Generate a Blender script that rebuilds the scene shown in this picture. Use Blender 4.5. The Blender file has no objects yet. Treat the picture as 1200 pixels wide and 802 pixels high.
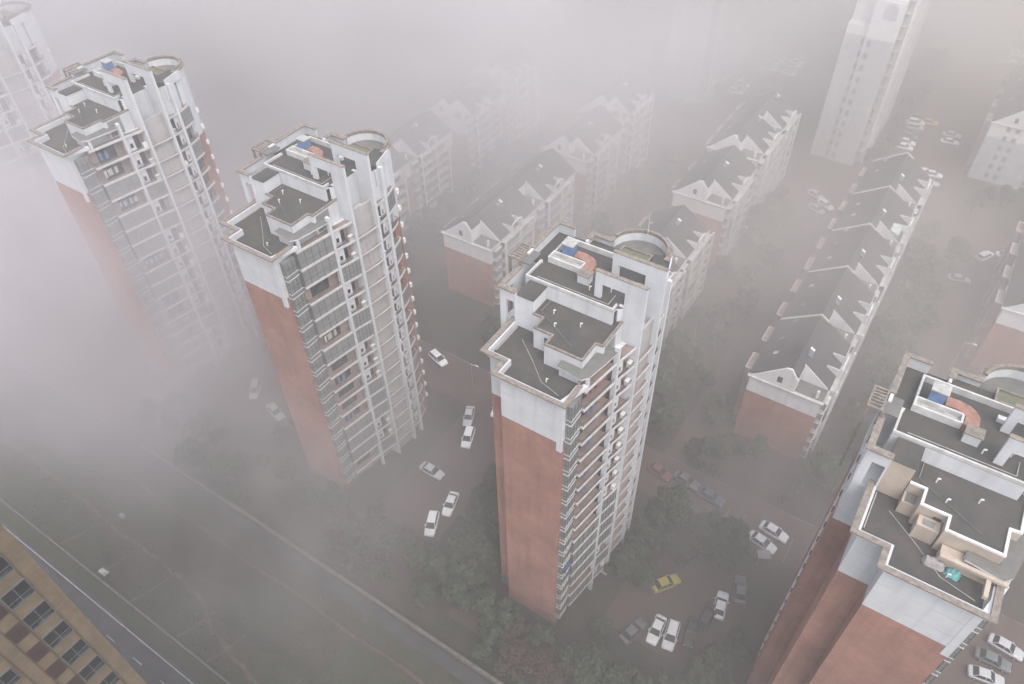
import bpy, math, random
from mathutils import Vector, Matrix
R = math.radians
rnd = random.Random(7)
scene = bpy.context.scene
col = scene.collection

# ------------------------------------------------------------------ helpers
class MB:
    def __init__(s): s.v = []; s.f = []
    def quad(s, *p):
        b = len(s.v); s.v += [tuple(q) for q in p]; s.f.append(tuple(range(b, b + len(p)))); return s
    def box(s, x0, x1, y0, y1, z0, z1):
        b = len(s.v)
        s.v += [(x0,y0,z0),(x1,y0,z0),(x1,y1,z0),(x0,y1,z0),(x0,y0,z1),(x1,y0,z1),(x1,y1,z1),(x0,y1,z1)]
        for q in ((0,3,2,1),(4,5,6,7),(0,1,5,4),(1,2,6,5),(2,3,7,6),(3,0,4,7)):
            s.f.append(tuple(b + i for i in q))
        return s
    def hexa(s, p):                       # 8 corners, bottom ring then top ring
        b = len(s.v); s.v += [tuple(q) for q in p]
        for q in ((0,3,2,1),(4,5,6,7),(0,1,5,4),(1,2,6,5),(2,3,7,6),(3,0,4,7)):
            s.f.append(tuple(b + i for i in q))
        return s
    def prism(s, poly, z0, z1):           # counter-clockwise outline
        n = len(poly); b = len(s.v)
        s.v += [(x, y, z0) for x, y in poly] + [(x, y, z1) for x, y in poly]
        for i in range(n):
            j = (i + 1) % n
            s.f.append((b+i, b+j, b+n+j, b+n+i))
        s.f.append(tuple(b + n + i for i in range(n)))
        s.f.append(tuple(b + n - 1 - i for i in range(n)))
        return s
    def prism_x(s, prof, x0, x1):         # outline in (y, z), extruded along x
        n = len(prof); b = len(s.v)
        s.v += [(x0, y, z) for y, z in prof] + [(x1, y, z) for y, z in prof]
        for i in range(n):
            j = (i + 1) % n
            s.f.append((b+i, b+j, b+n+j, b+n+i))
        s.f.append(tuple(b + n + i for i in range(n))); s.f.append(tuple(b + n - 1 - i for i in range(n)))
        return s
    def prism_y(s, prof, y0, y1):         # outline in (x, z), extruded along y
        n = len(prof); b = len(s.v)
        s.v += [(x, y0, z) for x, z in prof] + [(x, y1, z) for x, z in prof]
        for i in range(n):
            j = (i + 1) % n
            s.f.append((b+i, b+j, b+n+j, b+n+i))
        s.f.append(tuple(b + n + i for i in range(n))); s.f.append(tuple(b + n - 1 - i for i in range(n)))
        return s
    def path(s, pts, t, z0, z1, closed=False):   # wall of thickness t to the LEFT of a polyline
        n = len(pts); P = [Vector(p) for p in pts]; off = []
        for i in range(n):
            a = P[i-1] if (i > 0 or closed) else None
            c = P[(i+1) % n] if (i < n-1 or closed) else None
            d1 = (P[i]-a).normalized() if a is not None else None
            d2 = (c-P[i]).normalized() if c is not None else None
            if d1 is None: d1 = d2
            if d2 is None: d2 = d1
            n1 = Vector((-d1.y, d1.x)); n2 = Vector((-d2.y, d2.x))
            m = (n1 + n2); m = m.normalized() if m.length > 1e-6 else n1
            off.append(P[i] + m * (t / max(0.35, m.dot(n1))))
        b = len(s.v)
        for p, o in zip(P, off):
            s.v += [(p.x,p.y,z0),(o.x,o.y,z0),(o.x,o.y,z1),(p.x,p.y,z1)]
        for i in range(n if closed else n-1):
            j = (i+1) % n
            for k in range(4):
                l = (k+1) % 4
                s.f.append((b+4*i+k, b+4*i+l, b+4*j+l, b+4*j+k))
        if not closed:
            s.f.append((b, b+3, b+2, b+1)); e = b+4*(n-1); s.f.append((e, e+1, e+2, e+3))
        return s
    def tube(s, a, c, r, n=8, r2=None):
        a = Vector(a); c = Vector(c); d = (c-a).normalized(); r2 = r if r2 is None else r2
        u = d.orthogonal().normalized(); w = d.cross(u); b = len(s.v)
        for p, q in ((a, r), (c, r2)):
            for i in range(n):
                t = 2*math.pi*i/n; s.v.append(tuple(p + (u*math.cos(t)+w*math.sin(t))*q))
        for i in range(n):
            j = (i+1) % n; s.f.append((b+i, b+j, b+n+j, b+n+i))
        s.f.append(tuple(b+n+i for i in range(n))); s.f.append(tuple(b+n-1-i for i in range(n)))
        return s
    def mesh(s, name, mat, smooth=False):
        m = bpy.data.meshes.new(name); m.from_pydata(s.v, [], s.f); m.update()
        import bmesh
        bm = bmesh.new(); bm.from_mesh(m); bmesh.ops.recalc_face_normals(bm, faces=bm.faces); bm.to_mesh(m); bm.free()
        m.materials.append(mat)
        if smooth:
            for p in m.polygons: p.use_smooth = True
        return m
    def obj(s, name, mat, parent=None, smooth=False):
        return put(name, s.mesh(name, mat, smooth), parent)

def put(name, mesh, parent=None, loc=None, rz=0):
    o = bpy.data.objects.new(name, mesh); col.objects.link(o)
    if parent is not None: o.parent = parent
    if loc is not None: o.location = loc
    if rz: o.rotation_euler = (0, 0, rz)
    return o
def tag(o, label, cat, group=None):
    o['label'] = label; o['category'] = cat
    if group: o['group'] = group
    return o
def thing(name, label, cat, loc=(0,0,0), rz=0, group=None):
    o = put(name, None, None, loc, rz); o.empty_display_size = 1
    return tag(o, label, cat, group)
def setting(o, kind='structure'):
    o['kind'] = kind; return o

# ------------------------------------------------------------------ materials
def mat(name, base, rough=0.8, var=0.15, scale=0.6, streak=0.0, alt=None, altw=0.5, metal=0.0, spec=0.5, fine=0.0, brick=None):
    m = bpy.data.materials.new(name); m.use_nodes = True
    nt = m.node_tree; N = nt.nodes; L = nt.links
    b = N['Principled BSDF']; b.inputs['Roughness'].default_value = rough
    b.inputs['Metallic'].default_value = metal; b.inputs['Specular IOR Level'].default_value = spec
    tc = N.new('ShaderNodeTexCoord'); src = tc.outputs['Object']
    n1 = N.new('ShaderNodeTexNoise'); n1.inputs['Scale'].default_value = scale; n1.inputs['Detail'].default_value = 6
    n1.inputs['Roughness'].default_value = 0.65; L.new(src, n1.inputs['Vector'])
    mix = N.new('ShaderNodeMix'); mix.data_type = 'RGBA'
    a = alt if alt else tuple(c*(1-var*1.6) for c in base)
    hi = base if alt else tuple(min(1, c*(1+var)) for c in base)
    mix.inputs['A'].default_value = (*hi, 1); mix.inputs['B'].default_value = (*a, 1)
    cr = N.new('ShaderNodeValToRGB'); cr.color_ramp.elements[0].position = 0.5-altw*0.3; cr.color_ramp.elements[1].position = 0.5+altw*0.3
    L.new(n1.outputs['Fac'], cr.inputs['Fac']); L.new(cr.outputs['Color'], mix.inputs['Factor'])
    out = mix.outputs['Result']
    if streak > 0:                        # rain streaks running down the wall
        mp = N.new('ShaderNodeMapping'); mp.inputs['Scale'].default_value = (1.3, 1.7, 0.09); L.new(src, mp.inputs['Vector'])
        n2 = N.new('ShaderNodeTexNoise'); n2.inputs['Scale'].default_value = 1.0; n2.inputs['Detail'].default_value = 5; L.new(mp.outputs['Vector'], n2.inputs['Vector'])
        r2 = N.new('ShaderNodeValToRGB'); r2.color_ramp.elements[0].position = 0.5; r2.color_ramp.elements[1].position = 0.72
        L.new(n2.outputs['Fac'], r2.inputs['Fac'])
        mu = N.new('ShaderNodeMath'); mu.operation = 'MULTIPLY'; mu.inputs[1].default_value = streak; L.new(r2.outputs['Color'], mu.inputs[0])
        mx = N.new('ShaderNodeMix'); mx.data_type = 'RGBA'; mx.inputs['B'].default_value = (base[0]*0.45, base[1]*0.42, base[2]*0.38, 1)
        L.new(out, mx.inputs['A']); L.new(mu.outputs[0], mx.inputs['Factor']); out = mx.outputs['Result']
    if fine > 0:
        n3 = N.new('ShaderNodeTexNoise'); n3.inputs['Scale'].default_value = 9; n3.inputs['Detail'].default_value = 3; L.new(src, n3.inputs['Vector'])
        mm = N.new('ShaderNodeMix'); mm.data_type = 'RGBA'; mm.blend_type = 'MULTIPLY'; mm.inputs['Factor'].default_value = fine
        L.new(out, mm.inputs['A']); L.new(n3.outputs['Color'], mm.inputs['B'])
        hs = N.new('ShaderNodeHueSaturation'); hs.inputs['Saturation'].default_value = 0; hs.inputs['Value'].default_value = 1.9
        L.new(n3.outputs['Color'], hs.inputs['Color']); L.new(hs.outputs['Color'], mm.inputs['B']); out = mm.outputs['Result']
    if brick:
        # brick courses on vertical faces: u = x+y, v = z
        sx = N.new('ShaderNodeSeparateXYZ'); L.new(src, sx.inputs[0])
        ad = N.new('ShaderNodeMath'); ad.operation = 'ADD'; L.new(sx.outputs['X'], ad.inputs[0]); L.new(sx.outputs['Y'], ad.inputs[1])
        cb = N.new('ShaderNodeCombineXYZ'); L.new(ad.outputs[0], cb.inputs['X']); L.new(sx.outputs['Z'], cb.inputs['Y'])
        bt = N.new('ShaderNodeTexBrick'); bt.inputs['Scale'].default_value = 1.0; bt.inputs['Brick Width'].default_value = brick[0]; bt.inputs['Row Height'].default_value = brick[1]
        bt.inputs['Mortar Size'].default_value = brick[2]; bt.inputs['Color1'].default_value = (1,1,1,1); bt.inputs['Color2'].default_value = (.8,.8,.8,1); bt.inputs['Mortar'].default_value = (.62,.62,.62,1)
        L.new(cb.outputs[0], bt.inputs['Vector'])
        mb = N.new('ShaderNodeMix'); mb.data_type = 'RGBA'; mb.blend_type = 'MULTIPLY'; mb.inputs['Factor'].default_value = 0.8
        L.new(out, mb.inputs['A']); L.new(bt.outputs['Color'], mb.inputs['B']); out = mb.outputs['Result']
    L.new(out, b.inputs['Base Color'])
    return m

def mats():
    M = {}
    M['brick'] = mat('brick_red', (0.345,0.178,0.135), 0.85, 0.16, 0.16, streak=0.3, brick=(0.5,0.14,0.012))
    M['white'] = mat('wall_white', (0.53,0.54,0.555), 0.75, 0.06, 0.35, streak=0.22)
    M['band'] = mat('band_white', (0.50,0.49,0.475), 0.75, 0.12, 0.9, streak=0.3)
    M['coping'] = mat('coping_weathered', (0.30,0.255,0.215), 0.9, alt=(0.10,0.085,0.072), scale=2.0, altw=0.8)
    M['deck'] = mat('roof_deck', (0.074,0.064,0.057), 0.9, alt=(0.043,0.044,0.040), scale=0.45, altw=0.5, fine=0.5)
    M['deck2'] = mat('roof_deck_pale', (0.16,0.155,0.145), 0.9, alt=(0.10,0.10,0.09), scale=0.6, altw=0.8, fine=0.35)
    M['floor'] = mat('balcony_floor', (0.22,0.17,0.15), 0.85, 0.2, 0.6)
    M['inner'] = mat('balcony_wall', (0.30,0.235,0.215), 0.85, 0.2, 0.35, streak=0.2)
    M['inner_pale'] = mat('stair_wall', (0.34,0.325,0.315), 0.85, 0.1, 0.35, streak=0.3)
    M['glass'] = mat('window_glass', (0.05,0.06,0.062), 0.18, 0.5, 0.7, spec=0.6)
    M['glazed'] = mat('balcony_glass', (0.23,0.235,0.23), 0.3, alt=(0.14,0.145,0.14), scale=0.5, altw=0.6)
    M['carglass'] = mat('car_glass', (0.02,0.022,0.024), 0.3, 0.2, 0.7, spec=0.25)
    M['cream'] = mat('cream_paint', (0.42,0.35,0.285), 0.8, 0.06, 0.6, streak=0.2)
    M['blue'] = mat('tank_blue', (0.10,0.17,0.30), 0.5, 0.15, 1.2)
    M['cement'] = mat('cement', (0.36,0.35,0.33), 0.9, 0.2, 1.2)
    M['terracotta'] = mat('ramp_tiles', (0.30,0.16,0.12), 0.85, 0.2, 1.0, brick=(0.4,0.3,0.02))
    M['green'] = mat('planter_moss', (0.085,0.115,0.05), 0.95, alt=(0.16,0.14,0.11), scale=1.2, altw=0.6)
    M['tile'] = mat('roof_tiles', (0.072,0.066,0.064), 0.85, alt=(0.045,0.043,0.042), scale=0.35, altw=0.8, fine=0.55)
    M['gable'] = mat('gable_white', (0.62,0.615,0.625), 0.8, 0.05, 0.5, streak=0.25)
    M['groove'] = mat('groove_grey', (0.42,0.425,0.435), 0.8, 0.05, 0.5)
    M['heater'] = mat('heater_grey', (0.13,0.145,0.17), 0.5, 0.15, 1.2)
    M['grey'] = mat('wall_grey', (0.40,0.40,0.42), 0.85, 0.06, 0.3, streak=0.25)
    M['plinth'] = mat('plinth_grey', (0.16,0.165,0.17), 0.9, 0.15, 0.6)
    M['metal'] = mat('galvanised', (0.5,0.5,0.5), 0.45, 0.1, 2, metal=0.6)
    M['ac'] = mat('ac_white', (0.66,0.65,0.62), 0.7, 0.1, 1.5)
    M['tanrib'] = mat('tan_rib', (0.075,0.055,0.038), 0.8, 0.12, 0.8)
    M['tan'] = mat('tan_tiles', (0.155,0.115,0.072), 0.8, 0.12, 0.8, streak=0.15, brick=(0.9,0.12,0.012))
    M['maroon'] = mat('maroon_panel', (0.045,0.024,0.024), 0.6, 0.2, 1)
    M['frame'] = mat('window_frame', (0.09,0.095,0.095), 0.6, 0.1, 2)
    M['asphalt'] = mat('asphalt', (0.052,0.052,0.054), 0.9, 0.2, 0.25, fine=0.35)
    M['lane'] = mat('lane_paving', (0.095,0.063,0.052), 0.9, alt=(0.062,0.047,0.04), scale=0.15, altw=0.9, fine=0.35)
    M['line'] = mat('road_paint', (0.36,0.36,0.35), 0.8, alt=(0.18,0.18,0.175), scale=1.2, altw=0.6)
    M['kerb'] = mat('kerb_stone', (0.12,0.11,0.10), 0.9, 0.2, 1.0)
    M['path'] = mat('dirt_path', (0.095,0.07,0.052), 0.95, 0.25, 0.6, fine=0.4)
    M['wallcap'] = mat('garden_wall', (0.135,0.125,0.115), 0.9, alt=(0.075,0.07,0.063), scale=0.5, altw=0.8)
    M['hedge'] = mat('hedge_leaf', (0.035,0.05,0.028), 0.9, 0.4, 1.5)
    M['bark'] = mat('bark', (0.09,0.07,0.055), 0.95, 0.3, 3)
    M['leafA'] = mat('leaf_dark', (0.026,0.038,0.021), 0.85, alt=(0.046,0.058,0.03), scale=0.7, altw=0.6)
    M['leafB'] = mat('leaf_green', (0.042,0.062,0.028), 0.85, alt=(0.028,0.044,0.022), scale=0.7, altw=0.6)
    M['leafC'] = mat('leaf_rust', (0.085,0.05,0.036), 0.85, alt=(0.055,0.042,0.03), scale=0.7, altw=0.6)
    M['tarp'] = mat('tarp_turquoise', (0.10,0.30,0.30), 0.55, 0.3, 3)
    M['tarpw'] = mat('tarp_pale', (0.30,0.28,0.27), 0.8, 0.1, 3)
    M['tyre'] = mat('rubber', (0.02,0.02,0.02), 0.8, 0.1, 3)
    M['lamp_r'] = mat('tail_lamp', (0.35,0.02,0.02), 0.3, 0.1, 3)
    M['lamp_w'] = mat('head_lamp', (0.7,0.7,0.68), 0.2, 0.05, 3)
    M['plate'] = mat('skylight_plate', (0.72,0.72,0.70), 0.35, 0.05, 2)
    M['greenglass'] = mat('sunroom_glass', (0.42,0.52,0.46), 0.25, 0.12, 2)
    M['laundry'] = mat('blue_awning', (0.07,0.11,0.27), 0.7, 0.2, 3)
    return M
M = mats()

# ground: soil, grass and reddish earth in patches
def ground_mat():
    m = bpy.data.materials.new('ground_cover'); m.use_nodes = True
    nt = m.node_tree; N = nt.nodes; L = nt.links; b = N['Principled BSDF']; b.inputs['Roughness'].default_value = 0.95
    tc = N.new('ShaderNodeTexCoord')
    def noise(sc, det=5):
        n = N.new('ShaderNodeTexNoise'); n.inputs['Scale'].default_value = sc; n.inputs['Detail'].default_value = det; n.inputs['Roughness'].default_value = .65
        L.new(tc.outputs['Object'], n.inputs['Vector']); return n
    def ramp(n, a, c):
        r = N.new('ShaderNodeValToRGB'); r.color_ramp.elements[0].position = a; r.color_ramp.elements[1].position = c; L.new(n.outputs['Fac'], r.inputs['Fac']); return r
    def mixc(A, B, f):
        x = N.new('ShaderNodeMix'); x.data_type = 'RGBA'
        for k, v in (('A', A), ('B', B)):
            if isinstance(v, tuple): x.inputs[k].default_value = (*v, 1)
            else: L.new(v, x.inputs[k])
        L.new(f, x.inputs['Factor']); return x.outputs['Result']
    c = mixc((0.028,0.034,0.02), (0.06,0.043,0.034), ramp(noise(0.045), .42, .6).outputs['Color'])
    c = mixc(c, (0.045,0.05,0.03), ramp(noise(0.35), .5, .72).outputs['Color'])
    c = mixc(c, (0.10,0.08,0.06), ramp(noise(1.7), .6, .8).outputs['Color'])
    L.new(c, b.inputs['Base Color']); return m
M['ground'] = ground_mat()
M['plotA'] = mat('plot_soil', (0.056,0.04,0.031), 0.95, alt=(0.031,0.036,0.021), scale=0.5, altw=0.9, fine=0.5)
M['plotB'] = mat('plot_greens', (0.032,0.046,0.024), 0.95, alt=(0.048,0.043,0.03), scale=0.6, altw=0.8, fine=0.5)
M['yard'] = mat('yard_earth', (0.09,0.065,0.053), 0.95, alt=(0.055,0.05,0.038), scale=0.12, altw=0.8, fine=0.4)

# ------------------------------------------------------------------ camera
def cam():
    p, y, r = R(44.71), R(34.06), R(-1.345)
    right = Vector((math.cos(y), math.sin(y), 0)); fwd = Vector((-math.sin(y)*math.cos(p), math.cos(y)*math.cos(p), -math.sin(p)))
    down = fwd.cross(right)
    cr, sr = math.cos(r), math.sin(r)
    rt = right*cr - down*sr; dn = right*sr + down*cr
    c = bpy.data.cameras.new('camera'); c.sensor_width = 36; c.lens = 883/1200*36; c.clip_start = 0.5; c.clip_end = 3000
    o = bpy.data.objects.new('camera', c); col.objects.link(o)
    mw = Matrix((( rt.x, -dn.x, -fwd.x, 0), (rt.y, -dn.y, -fwd.y, 0), (rt.z, -dn.z, -fwd.z, 106), (0,0,0,1)))
    o.matrix_world = mw; scene.camera = o
cam()

# ------------------------------------------------------------------ curved apartment tower
FH = 2.88; NF = 17; ZT = FH*NF           # storey height, storeys, terrace level (48.96)
FCP = [(2.8,0.95),(5.4,1.35),(8.2,1.8),(11.4,2.45),(14.8,2.8),(17.6,2.65),(20.0,1.95),(22.4,0.85)]
def FX(y):
    if y <= FCP[0][0]: return FCP[0][1]
    for i in range(len(FCP)-1):
        a, b = FCP[i], FCP[i+1]
        if y <= b[0]:
            p0 = FCP[max(0,i-1)]; p3 = FCP[min(len(FCP)-1,i+2)]
            t = (y-a[0])/(b[0]-a[0]); h = b[0]-a[0]
            m1 = (b[1]-p0[1])/(b[0]-p0[0])*h; m2 = (p3[1]-a[1])/(p3[0]-a[0])*h
            t2, t3 = t*t, t*t*t
            return (2*t3-3*t2+1)*a[1]+(t3-2*t2+t)*m1+(-2*t3+3*t2)*b[1]+(t3-t2)*m2
    return FCP[-1][1]
def curve(y0, y1, inset=0.0, n=5):
    return [(FX(y0+(y1-y0)*i/n)-inset, y0+(y1-y0)*i/n) for i in range(n+1)]
def arc(cx, cy, r, a0, a1, n):
    return [(cx+r*math.cos(R(a0+(a1-a0)*i/n)), cy+r*math.sin(R(a0+(a1-a0)*i/n))) for i in range(n+1)]
APSE = (-2.3, 20.2, 3.4)
BODY = ([(-7.5,0.0),(-0.05,0.0),(-0.05,2.75)] + curve(2.75,20.0,1.25,7) + arc(*APSE,0,180,16) +
        [(-8.1,20.2),(-8.1,19.4),(-12.2,19.4),(-12.2,7.3),(-10.2,7.3),(-10.2,2.1),(-7.5,2.1)])
BAYS = [(2.85,8.0,'long'),(8.4,11.3,'niche'),(11.75,15.3,'stair'),(15.75,17.45,'niche2'),(17.9,20.5,'end')]
_tower = {}
def tower_meshes():
    T = _tower
    T['brick_wall'] = MB().prism(BODY, 0.0, 43.0).mesh('brick_wall', M['brick'])
    w = MB().prism(BODY, 43.0, ZT)
    # white gable pilaster running a little lower on the street corner
    w.box(-0.62,0.02,-0.025,0.3,41.6,ZT)
    T['white_wall'] = w.mesh('white_wall', M['white'])
    g = MB()
    for z in (44.6, 46.9): g.box(-7.52,-0.63,-0.012,0.2,z,z+0.07)
    for z in (44.6, 46.9): g.box(-10.215,-7.6,2.088,2.3,z,z+0.07)
    T['wall_groove'] = g.mesh('wall_groove', M['groove'])
    pl = MB(); pl.path([(-10.25,7.3),(-10.25,2.06),(-7.55,2.06),(-7.55,-0.05),(0.0,-0.05),(0.0,0.6)], -0.06, 0, 2.0)
    T['plinth'] = pl.mesh('plinth', M['plinth'])
    # inner facade lining, one strip per kind
    inn = MB()
    for y0, y1, k in BAYS:
        if k != 'stair': inn.path(curve(y0-0.35,min(y1+0.4,20.0),1.22,3), 0.06, 0.05, ZT)
    T['balcony_wall'] = inn.mesh('balcony_wall', M['inner'])
    st = MB().path(curve(11.7,15.4,0.45,3), 0.3, 0.05, ZT+1.2)
    T['stair_wall'] = st.mesh('stair_wall', M['inner_pale'])
    # per-floor pieces (modelled at z = 0 for one storey)
    for i, (y0, y1, k) in enumerate(BAYS):
        c = curve(y0, y1, 0, 5)
        if k == 'end': c = c + [(1.02, y1+0.02)]
        if k == 'long': c = [(-0.04, y0)] + c
        s = MB()
        ins = 1.2 if k != 'stair' else 0.42
        inner = curve(y0, min(y1, 20.0), ins, 5)
        if k == 'end': inner = curve(y0, 20.0, ins, 4) + [(1.08,20.5)]
        fl = MB().prism([(x-0.05,y) for x,y in c] + inner[::-1], -0.1, 0.0); T['balcony_floor%d' % i] = fl.mesh('balcony_floor', M['floor'])
        up = 0.24 if k != 'stair' else 0.06
        s.path(c, 0.1, -0.14, up)
        if k == 'long': s.path([(0.0,y0+0.001),(0.0,y0+0.1)], 0.1, -0.14, up)
        T['balcony%d' % i] = s.mesh('balcony', M['band'])
        rail = MB()
        if k in ('long','niche','niche2','end'):
            cc = [(x-0.06, y) for x, y in c]
            rail.path(cc, 0.03, up+0.55, up+0.60)
            for j in range(len(cc)-1):
                for t in (0.15, 0.5, 0.85):
                    x = cc[j][0]+(cc[j+1][0]-cc[j][0])*t; y = cc[j][1]+(cc[j+1][1]-cc[j][1])*t
                    rail.box(x-0.015,x+0.015,y-0.015,y+0.015,up,up+0.56)
            T['railing%d' % i] = rail.mesh('railing', M['frame'])
            ci = [(x-0.05, y) for x, y in c]
            e = MB(); e.path(ci, 0.05, up, FH-0.2)
            T['glazing%d' % i] = e.mesh('balcony_glazing', M['glazed'])
            fr = MB()
            for j in range(len(ci)):
                x, y = ci[j]; fr.box(x-0.05,x+0.03,y-0.03,y+0.03,up,FH-0.2)
            fr.path([(x+0.01,y) for x,y in ci], 0.06, up+0.95, up+1.01)
            T['glazing_bar%d' % i] = fr.mesh('glazing_bar', M['frame'])
            d = MB(); cy0, cy1 = y0+0.25*(y1-y0), y0+0.8*(y1-y0)
            if k == 'end': cy1 = 19.8
            d.path(curve(cy0, cy1, 1.16, 2), 0.05, 0.05, 2.25)
            T['balcony_door%d' % i] = d.mesh('balcony_door', M['glass'])
    # pierced panels beside the piers
    n1 = MB()
    def pierced(mb, y0, y1, inset):
        a, b2 = y0+(y1-y0)*0.35, y0+(y1-y0)*0.75
        for (ya, yb, z0, z1) in ((y0,a,0.36,2.68),(b2,y1,0.36,2.68),(a,b2,0.36,0.75),(a,b2,1.55,2.68)):
            mb.path([(FX(ya)-inset,ya),(FX(yb)-inset,yb)], 0.12, z0, z1)
    pierced(n1, 8.4, 9.55, 0.28); T['pierced_panel0'] = n1.mesh('pierced_panel', M['white'])
    n2 = MB(); pierced(n2, 16.7, 17.45, 0.28); T['pierced_panel1'] = n2.mesh('pierced_panel', M['white'])
    T['ac0'] = MB().box(FX(10.9)-0.6,FX(10.9)-0.14,10.6,11.25,0.2,0.95).mesh('ac_box', M['ac'])
    T['ac1'] = MB().box(FX(16.1)-0.6,FX(16.1)-0.14,15.8,16.35,0.2,0.9).mesh('ac_box', M['ac'])
    # bay window column by the gable corner: glass box with white sill bands
    b = MB().box(-0.04,0.63,0.7,2.62,0.38,2.46); T['bay_window'] = b.mesh('bay_window', M['glazed'])
    s = MB(); s.box(-0.04,0.70,0.64,2.66,0.3,0.38); T['bay_sill2'] = MB().box(-0.04,0.70,0.64,2.66,-0.42,-0.34).mesh('sill', M['band'])
    T['bay_spandrel'] = MB().box(-0.04,0.64,0.69,2.63,-0.32,0.3).mesh('spandrel', M['plinth'])
    T['bay_sill'] = s.mesh('sill', M['band'])
    s = MB()
    for y in (0.68,1.3,1.95,2.57): s.box(0.6,0.66,y,y+0.05,0.38,2.45)
    s.box(-0.04,0.65,0.67,0.72,1.3,1.35); s.box(0.6,0.655,0.7,2.6,1.3,1.35); s.box(0.25,0.30,0.66,0.72,0.38,2.45)
    T['bay_bar'] = s.mesh('window_bar', M['frame'])
    # rear corner windows with white hood ends
    s = MB().box(-12.3,-12.18,11.5,13.0,0.9,2.2); T['side_window'] = s.mesh('side_window', M['glass'])
    T['side_sill2'] = MB().box(-12.36,-12.18,11.3,13.2,2.24,2.36).mesh('hood', M['band']); s = MB().box(-12.36,-12.18,11.3,13.2,0.7,0.86); T['side_sill'] = s.mesh('sill', M['band'])
    hood = MB().box(0.1,0.55,22.2,22.7,0.3,1.1); T['corner_ledge'] = hood.mesh('corner_ledge', M['ac'])
    # piers and portal frames
    T['pier0'] = MB().box(1.32,1.88,8.0,8.4,0,51.35).mesh('pier', M['white'])
    T['pier1'] = MB().box(2.18,2.86,17.45,17.9,0,53.9).mesh('pier', M['white'])
    def portal(y0, y1, xr, xi, zt, xl, zb, beam):
        m = MB()
        m.box(xi, xr, y0, y1, 0, zt)                       # fin down the whole facade
        m.box(xl+0.75, xi, y0, y1, zt-beam, zt)            # beam
        m.box(xl, xl+0.75, y0, y1, zb, zt)                 # left leg
        m.box(-0.2, xi, y0, y1, 0.2, zb+0.0)
        return m
    p = portal(11.36,11.72,2.66,0.35,57.15,-3.1,53.75,1.5); T['portal0'] = p.mesh('portal_frame', M['white'])
    p = portal(15.32,15.72,2.98,0.75,56.9,-3.15,53.75,1.5); T['portal1'] = p.mesh('portal_frame', M['white'])
    s = MB(); s.box(-3.18,2.74,11.3,11.78,57.15,57.23); T['portal_cap0'] = s.mesh('coping', M['coping'])
    s = MB(); s.box(-3.23,3.06,15.26,15.78,56.9,56.98); T['portal_cap1'] = s.mesh('coping', M['coping'])
    # ------- roof
    low = [(-7.5,0.0),(-0.3,0.0),(-0.3,3.4),(-0.3,11.0),(-10.2,11.0),(-10.2,2.1),(-7.5,2.1)]
    T['terrace_deck'] = MB().prism([(x*0.998,y) for x,y in low], ZT, ZT+0.05).mesh('roof_deck', M['deck'])
    pp = [(-10.2,7.6),(-10.2,2.1),(-7.5,2.1),(-7.5,0.0),(-0.05,0.0),(-0.05,2.6)]
    T['low_parapet'] = MB().path(pp, -0.2, ZT, 49.82).mesh('parapet', M['white'])
    cp = [(-10.42,7.6),(-10.42,1.88),(-7.72,1.88),(-7.72,-0.24),(0.1,-0.24),(0.1,2.75)]
    T['low_coping'] = MB().path(cp, -0.55, 49.84, 50.0).mesh('coping', M['coping'])
    # lower parapet return along the facade: sloping down edge (white)
    T['edge_beam'] = MB().hexa([(-0.45,-0.1,49.3),(0.1,-0.1,49.3),(1.0,3.2,49.3),(0.5,3.2,49.3),(-0.45,-0.1,49.78),(0.1,-0.1,49.78),(1.0,3.2,49.78),(0.5,3.2,49.78)]).mesh('edge_beam', M['white'])
    mid = [(-8.15,7.35),(-6.95,7.35),(-6.95,5.6),(-4.75,5.6),(-4.75,4.1),(-0.25,4.1),(-0.25,6.9),(0.55,7.0),(0.55,11.3),(-8.15,11.3)]
    T['mid_wall'] = MB().prism(mid, ZT+0.05, 51.75)
    T['mid_deck'] = MB().prism(mid, 51.75, 51.8).mesh('roof_deck', M['deck'])
    mo = [(-8.15,7.35),(-6.95,7.35),(-6.95,5.6),(-4.75,5.6),(-4.75,4.1),(-0.25,4.1),(-0.25,6.9),(0.55,7.0),(0.55,11.3)]
    T['mid_rim'] = MB().path([(x,y-0.08) for x,y in mo], 0.22, 51.78, 52.0)
    # lean-to canopy that follows the facade curve
    can = [(-2.6,3.1),(0.35,2.75),(0.9,3.4),(1.4,6.0),(1.75,8.3),(0.0,8.6),(-0.2,4.0),(-2.6,4.0)]
    T['canopy_deck'] = MB().prism(can, 50.72, 50.78).mesh('roof_deck', M['deck2'])
    T['canopy'] = MB().prism(can, 50.5, 50.72).mesh('canopy', M['band'])
    T['canopy_strut'] = MB().box(-2.6,-0.3,3.5,3.7,ZT,50.5).box(0.55,0.85,3.4,3.8,ZT,50.5).mesh('strut', M['white'])
    T['box_wall'] = MB().prism([(-10.2,7.5),(-8.2,7.5),(-8.2,10.2),(-10.2,10.2)], ZT+0.05, 53.5)
    T['box_deck'] = MB().prism([(-10.3,7.4),(-8.1,7.4),(-8.1,10.2),(-10.3,10.2)], 53.5, 53.58).mesh('roof_deck', M['deck'])
    up = [(-10.9,10.25),(-0.3,10.25),(-0.3,10.9),(0.3,11.3),(0.3,15.4),(1.9,15.8),(2.2,17.5),(2.0,19.0),(0.9,19.9),(-5.5,19.9),(-8.1,19.9),(-8.1,19.3),(-11.9,19.3),(-11.9,13.0),(-10.9,13.0)]
    T['upper_wall'] = MB().prism(up, ZT+0.06, 53.6).mesh('upper_wall', M['white'])
    T['upper_deck'] = MB().prism(up, 53.6, 53.66).mesh('roof_deck', M['deck'])
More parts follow.
